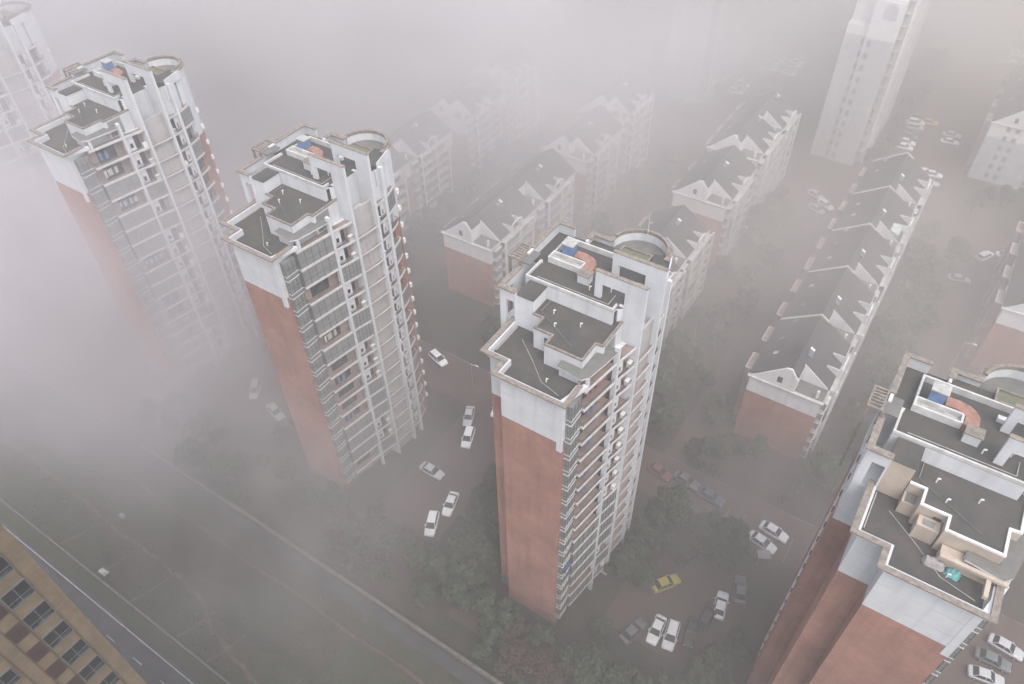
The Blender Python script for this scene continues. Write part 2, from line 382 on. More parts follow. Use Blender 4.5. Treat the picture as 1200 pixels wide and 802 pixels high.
    q = MB().path([(-10.6,13.4),(-10.9,13.4),(-10.9,10.25),(-0.3,10.25),(-0.3,11.3)], 0.2, 53.62, 54.0); T['upper_rim'] = q.mesh('parapet', M['band'])
    q = MB().path([(-6.1,13.75),(-6.1,15.05),(-10.2,15.05),(-10.2,13.75)], 0.2, 53.64, 54.45, closed=True); T['light_well'] = q.mesh('light_well', M['band'])
    T['light_well_deck'] = MB().box(-10.0,-6.3,13.95,14.85,53.66,53.95).mesh('roof_deck', M['cement'])
    q = MB().path([(-10.2,15.3),(-10.2,18.2),(-1.6,18.2)], -0.2, 53.64, 54.35); T['back_rim'] = q.mesh('parapet', M['band'])
    # frame wall round the left rear corner
    q = MB()
    q.box(-12.2,-11.45,7.15,7.5,ZT-1.5,54.0); q.box(-11.45,-10.35,7.15,7.5,52.6,54.0); q.box(-10.35,-10.2,7.15,7.5,ZT-1,54.0)
    q.box(-12.2,-11.95,7.5,10.6,52.9,54.0); q.box(-12.2,-11.95,9.6,10.6,ZT-2,52.9); q.box(-12.2,-11.95,10.6,12.6,50.5,54.0)
    q.box(-12.2,-11.9,12.6,19.4,ZT-2,54.9); q.box(-11.9,-9.9,19.15,19.4,53.0,54.9)
    T['frame_wall'] = q.mesh('frame_wall', M['white'])
    q = MB(); q.box(-12.4,-10.15,6.95,7.62,54.0,54.14); q.box(-12.4,-11.8,7.62,11.2,54.0,54.14); q.box(-12.35,-11.78,13.6,19.55,54.9,55.04); q.box(-11.78,-9.8,19.0,19.55,54.9,55.04)
    T['frame_cap'] = q.mesh('coping', M['coping'])
    # pergola with slats and its slab
    q = MB()
    q.box(-13.65,-12.3,11.0,11.2,54.8,55.0); q.box(-13.65,-12.3,13.6,13.8,54.8,55.0); q.box(-13.65,-13.5,11.2,13.6,54.8,55.0); q.box(-12.45,-12.3,11.2,13.6,54.8,55.0)
    for k in range(5): q.box(-13.5,-12.45,11.55+k*0.42,11.7+k*0.42,54.84,54.97)
    q.box(-12.3,-12.05,11.0,11.25,50.5,54.8); q.box(-12.3,-12.05,13.55,13.8,50.5,54.8); q.box(-13.6,-13.35,11.05,11.3,ZT-3,54.8)
    T['pergola'] = q.mesh('pergola', M['coping'])
    T['pergola_slab'] = MB().box(-12.28,-10.95,11.2,13.55,54.55,54.7).mesh('pergola_slab', M['deck2'])
    # tank room, curved ramp, small hatch
    T['tank'] = MB().box(-9.25,-7.95,13.95+1.2,16.25,53.66,55.6).mesh('tank_room', M['blue'])
    T['tank_top'] = MB().box(-9.35,-7.85,15.05,16.35,55.6,55.72).mesh('tank_lid', M['cement'])
    pts = [(-7.85,16.3),(-6.9,16.35),(-6.0,16.2),(-5.3,15.8),(-4.9,15.1),(-4.85,14.2),(-4.95,13.5)]
    T['ramp'] = MB().path(pts, -1.15, 53.66, 54.5).mesh('stair_hump', M['terracotta'])
    T['hatch'] = MB().box(-5.75,-4.45,12.45,13.5,53.66,54.75).mesh('hatch', M['white'])
    T['hatch_top'] = MB().box(-5.85,-4.35,12.35,13.6,54.75,54.87).mesh('hatch_lid', M['coping'])
    # arched screen over the apse and the stepped parapet beside it
    a = arc(APSE[0],APSE[1],3.42,-4,176,26)
    T['arch'] = MB().path(a, 0.28, ZT, 54.35).mesh('roof_arch', M['white'])
    a2 = arc(APSE[0],APSE[1],3.72,-6,178,26)
    T['apse_deck'] = MB().prism(arc(APSE[0],APSE[1],3.1,0,180,18), 53.1, 53.3).mesh('roof_deck', M['deck2'])
    T['arch_cap'] = MB().path(a2+[(-8.25,20.32),(-8.25,18.9)], 0.62, 54.35, 54.52).mesh('coping', M['coping'])
    a3 = arc(APSE[0],APSE[1],3.35,8,170,26)
    T['arch_cap2'] = MB().path(a3, 0.3, 54.52, 54.8).mesh('coping', M['coping'])
    T['step_wall'] = MB().path([(-5.7,20.2),(-8.1,20.2),(-8.1,18.4)], 0.25, 53.0, 54.35).mesh('parapet', M['white'])
    q = MB(); q.path([(-4.2,18.5),(-0.6,18.5),(-0.6,20.3),(-4.2,20.3)], 0.18, 53.66, 54.15, closed=True); T['planter'] = q.mesh('planter', M['coping'])
    T['planter_soil'] = MB().box(-4.0,-0.8,18.7,20.1,53.66,53.98).mesh('planter_moss', M['green'])
    # roof over the right-hand corner with fins
    q = MB(); q.hexa([(0.2,16.4,53.7),(2.4,17.4,53.7),(1.3,20.9,53.7),(-0.6,20.4,53.7),(0.2,16.4,54.05),(2.4,17.4,54.05),(1.3,20.9,54.3),(-0.6,20.4,54.3)])
    T['corner_deck'] = q.mesh('corner_roof', M['deck'])
    q = MB().path([(2.45,17.4),(1.35,21.0)], 0.14, 53.2, 54.5); T['corner_fin'] = q.mesh('corner_fin', M['white'])
    q = MB(); q.box(1.9,2.15,15.72,16.3,ZT,53.6); q.box(1.7,2.3,17.0,17.45,51.3,53.6); T['corner_strut'] = q.mesh('strut', M['white'])
    q = MB(); q.tube((0,0,0),(0,0,0.55),0.07,8); q.tube((0,0,0.55),(0.22,0,0.6),0.08,8)
    T['vent'] = q.mesh('vent_pipe', M['ac'])
    T['antenna'] = MB().tube((-2.6,22.9,54.5),(-2.6,22.9,57.4),0.035,6,0.02).mesh('lightning_rod', M['ac'])
    q = MB()
    pts = [(-8.6,5.9,49.05),(-6.2,4.0,49.06),(-3.6,1.7,49.05),(-1.0,0.7,49.5)]
    for a_, b_ in zip(pts, pts[1:]): q.tube(a_, b_, 0.035, 6)
    T['cable'] = q.mesh('cable', M['cement'])
    q = MB(); q.tube((-10.0,3.0,49.15),(-10.0,7.2,49.15),0.06,6); T['pipe0'] = q.mesh('roof_pipe', M['cement'])
    q = MB(); q.tube((-9.8,10.9,53.78),(-1.2,10.9,53.78),0.05,6).tube((-1.2,10.9,53.78),(-1.2,12.6,53.78),0.05,6); T['pipe1'] = q.mesh('roof_pipe', M['cement'])
    q = MB(); q.tube((-7.6,8.2,51.88),(-7.6,11.2,51.88),0.05,6).tube((-7.6,8.2,51.88),(-2.2,5.2,51.88),0.03,6); T['pipe2'] = q.mesh('roof_pipe', M['plinth'])
    q = MB(); q.tube((-6.6,17.5,53.66),(-6.6,17.5,56.3),0.03,6)
    for z_ in (55.2,55.7,56.1): q.tube((-7.2,17.5,z_),(-6.0,17.5,z_),0.02,5)
    T['aerial'] = q.mesh('aerial', M['metal'])
    T['crate'] = MB().box(-3.6,-2.9,16.4,16.9,53.66,54.1).mesh('roof_unit', M['ac'])
    T['terrace_door'] = MB().box(-5.6,-5.0,5.52,5.59,49.1,51.1).mesh('terrace_door', M['glass'])
    q = MB().box(0.56,0.6,7.3,9.5,49.2,51.6); T['upper_glass'] = q.mesh('upper_window', M['glazed'])
    q = MB().box(-0.12,-0.28+0.04,10.6,11.2,51.9,53.4); T['slot_window'] = q.mesh('slot_window', M['glass'])
def laundry_meshes():
    cols = [(0.30,0.32,0.36),(0.12,0.15,0.28),(0.30,0.10,0.09),(0.42,0.40,0.36),(0.10,0.11,0.11)]
    rl = random.Random(3)
    for v in range(4):
        q = MB(); y = 3.6+rl.uniform(0,1.2)
        for k in range(rl.randint(2,4)):
            w_ = rl.uniform(.35,.8); x = FX(y)-0.45; q.box(x-.02,x+.02,y,y+w_,rl.uniform(.7,1.2),2.0); y += w_+rl.uniform(.08,.4)
        _tower['laundry%d' % v] = q.mesh('laundry', mat('cloth_%d' % v, cols[v], 0.9, 0.25, 2.5))
tower_meshes()
laundry_meshes()

def tower(ox, oy, label, seed, cream=False, detail=True):
    t = thing('apartment_tower', label, 'apartment tower', (ox, oy, 0), 0, 'curved apartment towers along the lane')
    T = _tower; rr = random.Random(seed)
    wm = M['cream'] if cream else M['white']
    for k in ('mid_wall','mid_rim','box_wall'):
        kk = k + ('_c' if cream else '_w')
        if kk not in T:
            src = T[k]
            T[kk] = src.mesh({'mid_wall':'penthouse_wall','mid_rim':'parapet','box_wall':'stair_house'}[k], (M['ac'] if cream else M['coping']) if k == 'mid_rim' else wm)
    nm = {'arch':'roof_arch','upper_glass':'upper_window'}
    for k in ('brick_wall','white_wall','plinth','balcony_wall','stair_wall','pier0','pier1','portal0','portal1','terrace_deck','low_parapet','low_coping','edge_beam',
              'mid_deck','canopy','canopy_deck','canopy_strut','box_deck','upper_wall','upper_deck','upper_rim','light_well','back_rim','frame_wall','frame_cap','pergola','pergola_slab',
              'tank','ramp','hatch','arch','apse_deck','arch_cap','arch_cap2','step_wall','planter','corner_deck','corner_fin','corner_strut','cable','terrace_door','upper_glass','slot_window','pipe0','pipe1','pipe2','crate',
              'mid_wall'+('_c' if cream else '_w'),'mid_rim'+('_c' if cream else '_w'),'box_wall'+('_c' if cream else '_w')):
        o = put(T[k].name.split('.')[0], T[k], t)
        sub = {'portal0':'portal_cap0','portal1':'portal_cap1','tank':'tank_top','hatch':'hatch_top','planter':'planter_soil','light_well':'light_well_deck','white_wall':'wall_groove'}.get(k)
        if sub: put(T[sub].name.split('.')[0], T[sub], o)
    for p in ((-2.9,8.3,51.8),(-5.2,6.9,51.8),(-6.3,8.6,51.8),(-3.2,2.0,ZT),(-4.0,12.0,53.66),(-1.9,12.9,53.66)): put('vent_pipe', T['vent'], t, p)
    for f in range(1, NF+1):
        z = f*FH
        for i, (y0, y1, k) in enumerate(BAYS):
            if f == NF and k == 'stair': continue
            b = put('balcony', T['balcony%d' % i], t, (0,0,z)); put('balcony_floor', T['balcony_floor%d' % i], b)
            if f == NF or k == 'stair': continue
            if not detail: 
                continue
            put('balcony_door', T['balcony_door%d' % i], b)
            u = rr.random()
            if (k == 'long' and u < 0.5) or (k in ('niche','end') and u < 0.35):
                g = put('balcony_glazing', T['glazing%d' % i], b); put('glazing_bar', T['glazing_bar%d' % i], b)
            elif u < 0.85: put('railing', T['railing%d' % i], b)
            if k == 'long' and u > 0.5 and rr.random() < 0.6: put('laundry', T['laundry%d' % rr.randint(0,3)], b)
        if f < NF:
            for k in ('pierced_panel0','pierced_panel1'): put('pierced_panel', T[k], t, (0,0,z))
            for k in ('ac0','ac1'):
                if rr.random() < 0.85: put('ac_box', T[k], t, (0,0,z))
            put('corner_ledge', T['corner_ledge'], t, (0,0,z))
            w = put('bay_window', T['bay_window'], t, (0,0,z)); put('sill', T['bay_sill'], w); put('sill', T['bay_sill2'], w); put('spandrel', T['bay_spandrel'], w); put('window_bar', T['bay_bar'], w)
            w = put('side_window', T['side_window'], t, (0,0,z)); put('sill', T['side_sill'], w); put('hood', T['side_sill2'], w)
    return t

tC = tower(-22.94, 42.7, 'curved brick tower in the centre, nearest whole tower, white portal frames on its roof', 1)
tB = tower(-64.1, 43.75, 'curved brick tower left of the car lane, clear of the fog bank at its left', 2)
tA = tower(-107.35, 44.9, 'curved tower half sunk in fog, brick wall fading below its white parapet', 3)
tZ = tower(-150.2, 46.0, 'palest curved tower, only a faint balcony grid in the fog', 4)
tD = tower(15.46, 41.75, 'curved tower with cream penthouse walls and a turquoise tarp on its terrace', 5, cream=True)
put('lightning_rod', _tower['antenna'], tC)
MB().box(0.72,0.80,0.9,2.5,15.1,16.2).obj('blue_awning', M['laundry'], tC)

# extra cream rooms on the right-hand tower
q = MB(); q.box(-8.15,-6.95,6.2,7.35,ZT+0.05,50.6); q.box(-4.3,-0.4,2.9,4.02,ZT+0.05,50.2); q.box(-6.6,-4.85,4.35,5.5,ZT+0.05,50.8)
q.box(-0.75,-0.4,0.9,2.9,49.9,50.3); q.box(-4.3,0.7,2.55,2.9,50.2,50.5)
q.obj('terrace_room', M['cream'], tD)
MB().box(-7.95,-7.1,6.3,7.3,50.62,50.68).obj('room_deck', M['deck2'], tD); MB().box(-6.2,-5.3,4.6,5.2,50.82,50.88).obj('skylight', M['glazed'], tD)
MB().box(-2.2,-0.3,3.0,4.0,50.24,50.3).obj('room_deck', M['deck'], tD)
tg = thing('covered_furniture', 'pale and turquoise tarpaulin heap on the terrace of the right-hand tower', 'tarpaulin', (15.46-5.2, 41.75+2.2, ZT+0.05))
def heap(x0,x1,y0,y1,h,seed,n=7):
    r2 = random.Random(seed); m = MB(); g=[]
    for i in range(n+1):
        for j in range(5):
            e = 0 if (i in (0,n) or j in (0,4)) else h*(0.8+0.35*r2.random())
            g.append((x0+(x1-x0)*i/n+r2.uniform(-.06,.06), y0+(y1-y0)*j/4+r2.uniform(-.06,.06), e))
    m.v = g
    for i in range(n):
        for j in range(4): m.f.append((i*5+j,i*5+5+j,i*5+6+j,i*5+1+j))
    m.f.append(tuple([i*5 for i in range(n+1)] + [n*5+j for j in range(1,5)] + [i*5+4 for i in range(n-1,-1,-1)] + [3,2,1]))
    return m
heap(0,1.75,0,0.9,0.55,1).obj('pale_cover', M['tarpw'], tg)
heap(1.76,3.0,-0.15,0.75,0.4,2).obj('turquoise_cover', M['tarp'], tg)

# ------------------------------------------------------------------ row buildings with pitched roofs
RFH = 2.5
_row = {}
def row_floor_meshes(nf):
    pass
def row_building(x0, y0, blocks, label, name='row_building', cat='apartment block', group='gabled apartment rows behind the towers', grey=False, nf=6, seed=0, party=False, windows=False):
    """local x: 0 left eave .. 11.6 right wall, balconies to 13.2; local y: 0 front gable .. away"""
    t = thing(name, label, cat, (x0, y0, 0), 0, group)
    rr = random.Random(seed); W = 11.6; UL = 16.6
    y = 0.0; wall = MB(); white = MB(); roof = MB(); cap = MB(); tri = MB(); recess = MB(); pier = MB(); pvent = []
    inner = MB(); skyl = MB()
    for bi, (L, ze) in enumerate(blocks):
        y1 = y + L; rz = ze + 4.2; rx = 5.9
        wb = ze - 3.6
        wall.box(0, W, y, y1, 0, wb)
        white.box(0, W, y-0.02, y1-0.02, wb, ze-0.25) if True else None
        cap.box(-0.35, W+0.35, y-0.35, y1-0.36, ze-0.25, ze)
        if not party or bi == 0:
            # pediment at the left of the gable front, window in it
            tri.prism_y([(0.2,ze),(7.2,ze),(7.2,ze+2.6),(rx,rz+0.25),(rx-0.8,rz+0.1)], y-0.1, y+0.25)
        rec = 3.3                                   # depth of the roof terrace behind the gable
        # left slope full length, right slope behind the terrace
        th = 0.22
        roof.hexa([(-0.3,y+0.25,ze-0.02),(rx,y+0.25,rz-th),(rx,y1,rz-th),(-0.3,y1,ze-0.02),(-0.3,y+0.25,ze+th),(rx,y+0.25,rz),(rx,y1,rz),(-0.3,y1,ze+th)])
        nu = max(1, round(L/UL)); ul = L/nu
        for u in range(nu):
            ya = y+u*ul; yb = ya+ul
            re = rec if u == 0 or party else rec
            yr = ya+re
            roof.hexa([(rx,yr,rz-th),(W+0.3,yr,ze-0.02),(W+0.3,yb,ze-0.02),(rx,yb,rz-th),(rx,yr,rz),(W+0.3,yr,ze+th),(W+0.3,yb,ze+th),(rx,yb,rz)])
            # narrow strip beside the ridge in front of the terrace
            roof.hexa([(rx,ya+0.25,rz-th),(7.2,ya+0.25,rz-th-0.95),(7.2,yr,rz-th-0.95),(rx,yr,rz-th),(rx,ya+0.25,rz),(7.2,ya+0.25,rz-0.95),(7.2,yr,rz-0.95),(rx,yr,rz)])
            tri.prism_y([(7.3,ze+0.02),(W,ze+0.02),(W,ze+0.3),(7.3,rz-0.75),(7.1,rz-0.7)], yr-0.14, yr-0.02)
            tri.box(7.08,7.2,ya+0.25,yr-0.14,ze+0.02,rz-1.05)
            recess.box(7.21,W+0.1,ya+0.25,yr-0.15,ze+0.01,ze+0.06)
            if party:
                # party parapet crossing the roof
                cap.hexa([(-0.2,yb-0.28,ze+0.2),(rx,yb-0.28,rz),(rx,yb+0.02,rz),(-0.2,yb+0.02,ze+0.2),(-0.2,yb-0.28,ze+0.5),(rx,yb-0.28,rz+0.3),(rx,yb+0.02,rz+0.3),(-0.2,yb+0.02,ze+0.5)])
                cap.hexa([(rx,yb-0.28,rz),(7.4,yb-0.28,rz-1.0),(7.4,yb+0.02,rz-1.0),(rx,yb+0.02,rz),(rx,yb-0.28,rz+0.3),(7.4,yb-0.28,rz-0.7),(7.4,yb+0.02,rz-0.7),(rx,yb+0.02,rz+0.3)])
            # balcony bay: white grid frame standing out from the wall
            ba, bb = ya+3.2, ya+13.7
            if bb > y1: bb = y1-0.4
            for yy in (ba, (ba+bb)/2, bb-0.3): pier.box(W+1.2, W+1.6, yy, yy+0.3, 0, ze+0.3)
            inner.box(W+0.001, W+0.08, ba+0.3, bb-0.3, 0.1, ze-0.4)
            n = nf
            fh = (ze-0.4)/n
            key = ('b', round(bb-ba,2), round(W,1))
            if key not in _row:
                h = bb-ba
                s = MB(); s.box(W, W+1.45, 0.3, h-0.3, -0.12, 0.0); s.path([(W+1.45,0.3),(W+1.45,h-0.3)], 0.12, -0.2, 0.42)
                _row[key] = s.mesh('balcony', M['band'])
                s = MB()
                for k in range(4): s.box(W+0.085, W+0.12, 0.7+k*(h/4), 0.7+k*(h/4)+1.7, 0.25, 2.0)
                _row[('w',)+key] = s.mesh('balcony_door', M['glass'])
                s = MB().path([(W+1.38,0.35),(W+1.38,h*0.47)], 0.04, 0.42, fh-0.25); _row[('g',)+key] = s.mesh('balcony_glazing', M['glazed'])
                s = MB().box(W, W+0.95, -2.6, -0.5, 0.25, 0.4).box(W, W+0.95, -2.6, -0.5, 1.95, 2.05); _row[('s',)+key] = s.mesh('side_ledge', M['band'])
                s = MB().box(W+0.001, W+0.8, -2.5, -0.6, 0.4, 1.95); _row[('sw',)+key] = s.mesh('stair_window', M['glazed'])
            for k in range(n+1):
                z = 0.3+k*fh
                b = put('balcony', _row[key], t, (0,ba,z))
                if k == n: continue
                put('balcony_door', _row[('w',)+key], b)
                if rr.random() < 0.4: put('balcony_glazing', _row[('g',)+key], b)
                b = put('stair_window', _row[('sw',)+key], t, (0,ba,z)); put('side_ledge', _row[('s',)+key], b)
            # arched white dormer frame above the bay
            a = MB(); yc = (ba+bb)/2
            for sgn in (-1,1):
                a.box(W+0.7, W+0.95, yc+sgn*1.7-0.12, yc+sgn*1.7+0.12, ze, ze+1.8)
            prev = None
            for i in range(9):
                th_ = math.pi*i/8; p = (yc+1.82*math.cos(th_), ze+1.8+0.75*math.sin(th_))
                if prev: a.hexa([(W+0.7,prev[0],prev[1]-.12),(W+0.95,prev[0],prev[1]-.12),(W+0.95,p[0],p[1]-.12),(W+0.7,p[0],p[1]-.12),(W+0.7,prev[0],prev[1]+.12),(W+0.95,prev[0],prev[1]+.12),(W+0.95,p[0],p[1]+.12),(W+0.7,p[0],p[1]+.12)])
                prev = p
            a.box(W-1.6, W+0.7, yc-1.75, yc-1.6, ze, ze+1.75).box(W-1.6, W+0.7, yc+1.6, yc+1.75, ze, ze+1.75)
            a.obj('arched_dormer', M['gable'], t)
            # left side bays, stepped eave
            for k in range(2):
                yy = ya+2.2+k*ul*0.5
                s = MB().box(-1.3, -0.001, yy, yy+3.6, 0, ze-0.9); s.obj('side_bay', M['inner'], t)
                s = MB().path([(-0.2,yy-0.04),(-1.36,yy-0.04),(-1.36,yy+3.64),(-0.2,yy+3.64)], 0.12, ze-0.9, ze-0.72); s.obj('bay_rim', M['band'], t)
            for (fx, fy) in ((0.35,0.28),(0.3,0.62),(0.4,0.85)):
                xx = fx*rx; yy = ya+fy*ul+rr.uniform(-1,1); zz = ze+th+(rz-ze-th)*(xx+0.3)/(rx+0.3)
                s = MB().hexa([(xx-.35,yy,zz-.12),(xx+.35,yy,zz+.34),(xx+.35,yy+.8,zz+.34),(xx-.35,yy+.8,zz-.12),(xx-.35,yy,zz-.02),(xx+.35,yy,zz+.44),(xx+.35,yy+.8,zz+.44),(xx-.35,yy+.8,zz-.02)])
                s.obj('skylight', M['plinth'] if rr.random() < .45 else M['cement'], t)
            yy = yr+rr.uniform(0.8,2.0) if party else yr+rr.uniform(4,7)
            zc = rz-0.7
            s = MB().hexa([(rx+.9,yy,zc-.5),(rx+1.6,yy,zc-1.0),(rx+1.6,yy+1.9,zc-1.0),(rx+.9,yy+1.9,zc-.5),(rx+.9,yy,zc+.5),(rx+1.6,yy,zc+.1),(rx+1.6,yy+1.9,zc+.1),(rx+.9,yy+1.9,zc+.5)])
            o = s.obj('water_heater', M['heater'], t)
            MB().hexa([(rx+.85,yy+1.5,zc+.52),(rx+1.6,yy+1.5,zc+.12),(rx+1.6,yy+2.0,zc+.12),(rx+.85,yy+2.0,zc+.52),(rx+.85,yy+1.5,zc+.62),(rx+1.6,yy+1.5,zc+.22),(rx+1.6,yy+2.0,zc+.22),(rx+.85,yy+2.0,zc+.62)]).obj('heater_lid', M['plate'], o)
            recess_rim = MB().path([(W+0.45,ya+0.1),(W+0.45,yb-0.1)], 0.15, ze+0.0, ze+0.32); recess_rim.obj('eave_gutter', M['band'], t)
            MB().box(W-1.2,W-0.8,ya+0.5,ya+0.9,ze+0.06,ze+1.5).obj('chimney', M['gable'], t)
        if bi < len(blocks)-1 or True:
            # far gable closing wall
            tri.prism_y([(0.2,ze),(W,ze),(rx,rz-0.05)], y1-0.25, y1-0.02)
        y = y1
    wall.obj('wall', M['grey'] if grey else M['brick'], t)
    white.obj('upper_wall', M['gable'], t); cap.obj('cornice', M['band'], t); roof.obj('roof', M['tile'], t)
    tri.obj('gable_wall', M['gable'], t); recess.obj('roof_terrace', M['deck2'], t); pier.obj('balcony_frame', M['gable'], t); inner.obj('balcony_wall', M['inner'], t)
    ze = blocks[0][1]
    MB().box(4.2,5.0,-0.13,0.0,ze+0.9,ze+2.1).obj('gable_window', M['glass'], t)
    if windows:
        for k in range(nf):
            for xx in (3.4, 5.4): MB().box(xx,xx+0.9,-0.03,0.1,1.0+k*(ze/nf),2.3+k*(ze/nf)).obj('gable_window', M['glazed'], t)
    return t
row_building(-14.4, 90.6, [(76.0,15)], 'longest dark-roofed gabled row, five white dormers and a glazed sunroom', party=True, seed=1)
row_building(-47.2, 133.0, [(17.6,15),(25.4,17)], 'gabled row with white pediment up the lane just right of the central tower roof', seed=2)
row_building(-47.2, 95.6, [(28.0,15)], 'gabled row hidden behind the central tower except for its white balcony grid', seed=3)
row_building(-80.6, 133.6, [(18.0,15),(15.5,17)], 'hazy gabled row with white pediment and brown gable in the middle of the fog', seed=4)
row_building(-80.6, 95.3, [(33.2,15)], 'hazy gabled row in front of the middle foggy gable, left of central tower roof', seed=5)
row_building(-114.6, 134.0, [(18.0,15),(15.5,17)], 'faint gabled row farthest left in the fog, its pediment barely showing', seed=6)
row_building(-114.6, 95.3, [(33.2,15)], 'faint gabled row whose balcony grid shows beside the round roof of the second tower', seed=7)
row_building(17.6, 129.8, [(33.2,15)], 'brick gabled row cut off by the right edge above the round tower roof', seed=8)
row_building(4.8, 199.6, [(33.2,15)], 'pale grey gabled row at the upper right with columns of small gable windows', seed=9, grey=True, windows=True)

def slab_tower(x0, y0, ze, L, label, seed, wb=9.0):
    t = thing('slab_tower', label, 'apartment tower', (x0, y0, 0), 0, 'tall grey slab towers')
    W = 11.0; nf = int(ze/2.9); rr = random.Random(seed)
    MB().box(0,W,0.0,L,0,ze-wb).box(W*0.42,W,-0.5,-0.001,0,ze-wb).obj('wall', M['grey'], t)
    MB().box(0,W*0.42,0.0,L,ze-wb,ze-wb+2.2).box(W*.42,W,0.0,L,ze-wb,ze).box(0,W*.42,3.0,L,ze-wb+2.2,ze).box(W*0.42,W,-0.52,-0.001,ze-wb,ze-0.5).box(0,W,3.0,L,ze,ze+0.6).obj('upper_wall', M['gable'], t)
    r = MB(); r.hexa([(0.3,3.2,ze+.6),(W,3.2,ze+.6),(W,L,ze+.6),(0.3,L,ze+.6),(W*.45,8,ze+4),(W*.55,8,ze+4),(W*.55,L-3,ze+4),(W*.45,L-3,ze+4)]); r.obj('roof', M['tile'], t)
    MB().prism_y([(W*.62,ze-wb+4.6),(W*.9,ze-wb+4.6),(W*.9,ze-wb+7.2),(W*.76,ze-wb+8.3),(W*.62,ze-wb+7.2)], -0.56, -0.525).obj('gable_niche', M['grey'], t)
    win = MB().box(W*.36,W*.36+0.8,-0.06,0.1,0,1.4).mesh('gable_window', M['glazed']); win2 = MB().box(W*.49,W*.49+0.9,-0.58,-0.4,0,1.4).mesh('gable_window', M['glazed'])
    for k in range(int((ze-wb)/2.9)):
        put('gable_window', win, t, (0,0,1+k*2.9)); put('gable_window', win2, t, (0,0,1+k*2.9))
    ln = []
    for (ya, yb) in ((1.5,12.0),(17.0,27.5)):
        if yb > L: continue
        s = MB(); s.box(W,W+1.9,0.3,yb-ya-0.3,-0.12,0); s.path([(W+1.9,0.3),(W+1.9,yb-ya-0.3)],0.12,-0.2,0.5); bm_ = s.mesh('balcony', M['band'])
        for k in range(nf+1): put('balcony', bm_, t, (0,ya,0.3+k*2.9))
        p = MB()
        for yy in (ya,(ya+yb)/2,yb-.3): p.box(W+1.6,W+2.1,yy,yy+.3,0,ze+1.0)
        p.obj('balcony_frame', M['gable'], t)
        MB().box(W+0.001,W+0.08,ya+.3,yb-.3,0.1,ze-.4).obj('balcony_wall', M['inner'], t)
    return t
slab_tower(-32.0, 190.0, 41.0, 30.0, 'tall grey slab tower with white top, dark window column down its gable', 1)
slab_tower(-79.0, 200.0, 56.0, 30.0, 'faint slab tower dissolving into the fog at the top centre', 2)

# sunroom and extra roof pieces on the long row
sr = thing('sunroom', 'pale green glazed sunroom on the terrace of the long dark roof', 'sunroom', (-14.4+7.5, 90.6+49.3, 15.07))
MB().hexa([(0,0,0),(3.8,0,0),(3.8,2.9,0),(0,2.9,0),(0,0,2.3),(3.8,0,1.2),(3.8,2.9,1.2),(0,2.9,2.3)]).obj('glass_roof', M['greenglass'], sr)
q = MB()
for k in range(4): q.hexa([(-.03,k*.95,2.3),(3.83,k*.95,1.2),(3.83,k*.95+.08,1.2),(-.03,k*.95+.08,2.3),(-.03,k*.95,2.36),(3.83,k*.95,1.26),(3.83,k*.95+.08,1.26),(-.03,k*.95+.08,2.36)])
for k in range(4): q.hexa([(k*1.25,-.02,2.3-k*.362),(k*1.25+.08,-.02,2.28-k*.362),(k*1.25+.08,2.95,2.28-k*.362),(k*1.25,2.95,2.3-k*.362),(k*1.25,-.02,2.37-k*.362),(k*1.25+.08,-.02,2.35-k*.362),(k*1.25+.08,2.95,2.35-k*.362),(k*1.25,2.95,2.37-k*.362)])
q.obj('glazing_bar', M['ac'], sr)

# ------------------------------------------------------------------ tan corner building beside the camera
tb = thing('tan_building', 'tan tiled high-rise at the lower left corner with dark windows and maroon panels', 'high-rise', (-41, 3.5, 0))
bw, bd, bh = 16.0, 34.0, 88.5
MB().box(-bw,0,-bd,0,0,bh).obj('wall', M['tan'], tb)
q = MB()
for yy in (-1.10,-2.92,-4.08,-4.98): q.box(0.0,0.05,yy-0.05,yy+0.05,0,bh)
q.obj('wall_rib', M['tanrib'], tb)
wm = MB().box(0.012,0.035,-2.78,-1.13,0,1.66).mesh('window', M['carglass'])
wf = MB(); wf.box(0.0,0.09,-2.84,-2.76,-.05,1.72); wf.box(0.0,0.09,-1.15,-1.07,-.05,1.72); wf.box(0.0,0.09,-2.76,-1.15,-.05,.03); wf.box(0.0,0.09,-2.76,-1.15,1.63,1.72)
wf.box(0.03,0.07,-1.99,-1.93,.03,1.63); wf.box(0.03,0.065,-2.76,-1.15,.5,.55); wf = wf.mesh('window_frame', M['frame'])
sill = MB().box(0.04,0.06,-2.76,-1.15,.03,.30).mesh('lower_pane', M['glass'])
pm = MB().box(0.0,0.03,-4.02,-2.98,0,1.66).box(0.03,0.045,-3.52,-3.48,0,1.66).mesh('maroon_panel', M['maroon'])
acm = MB().box(0.05,0.6,-3.9,-3.15,0.0,0.6).mesh('ac_box', M['ac'])
for k in range(29):
    z = 1.8+k*3.0-0.03
    for dy in (0.0, -4.1, -8.2, -12.3, -16.4, -20.5):
        o = put('window', wm, tb, (0,dy,z)); put('window_frame', wf, o); put('lower_pane', sill, o)
        if dy > -17: put('maroon_panel', pm, tb, (0,dy,z))
put('ac_box', acm, tb, (0,0,43.2))

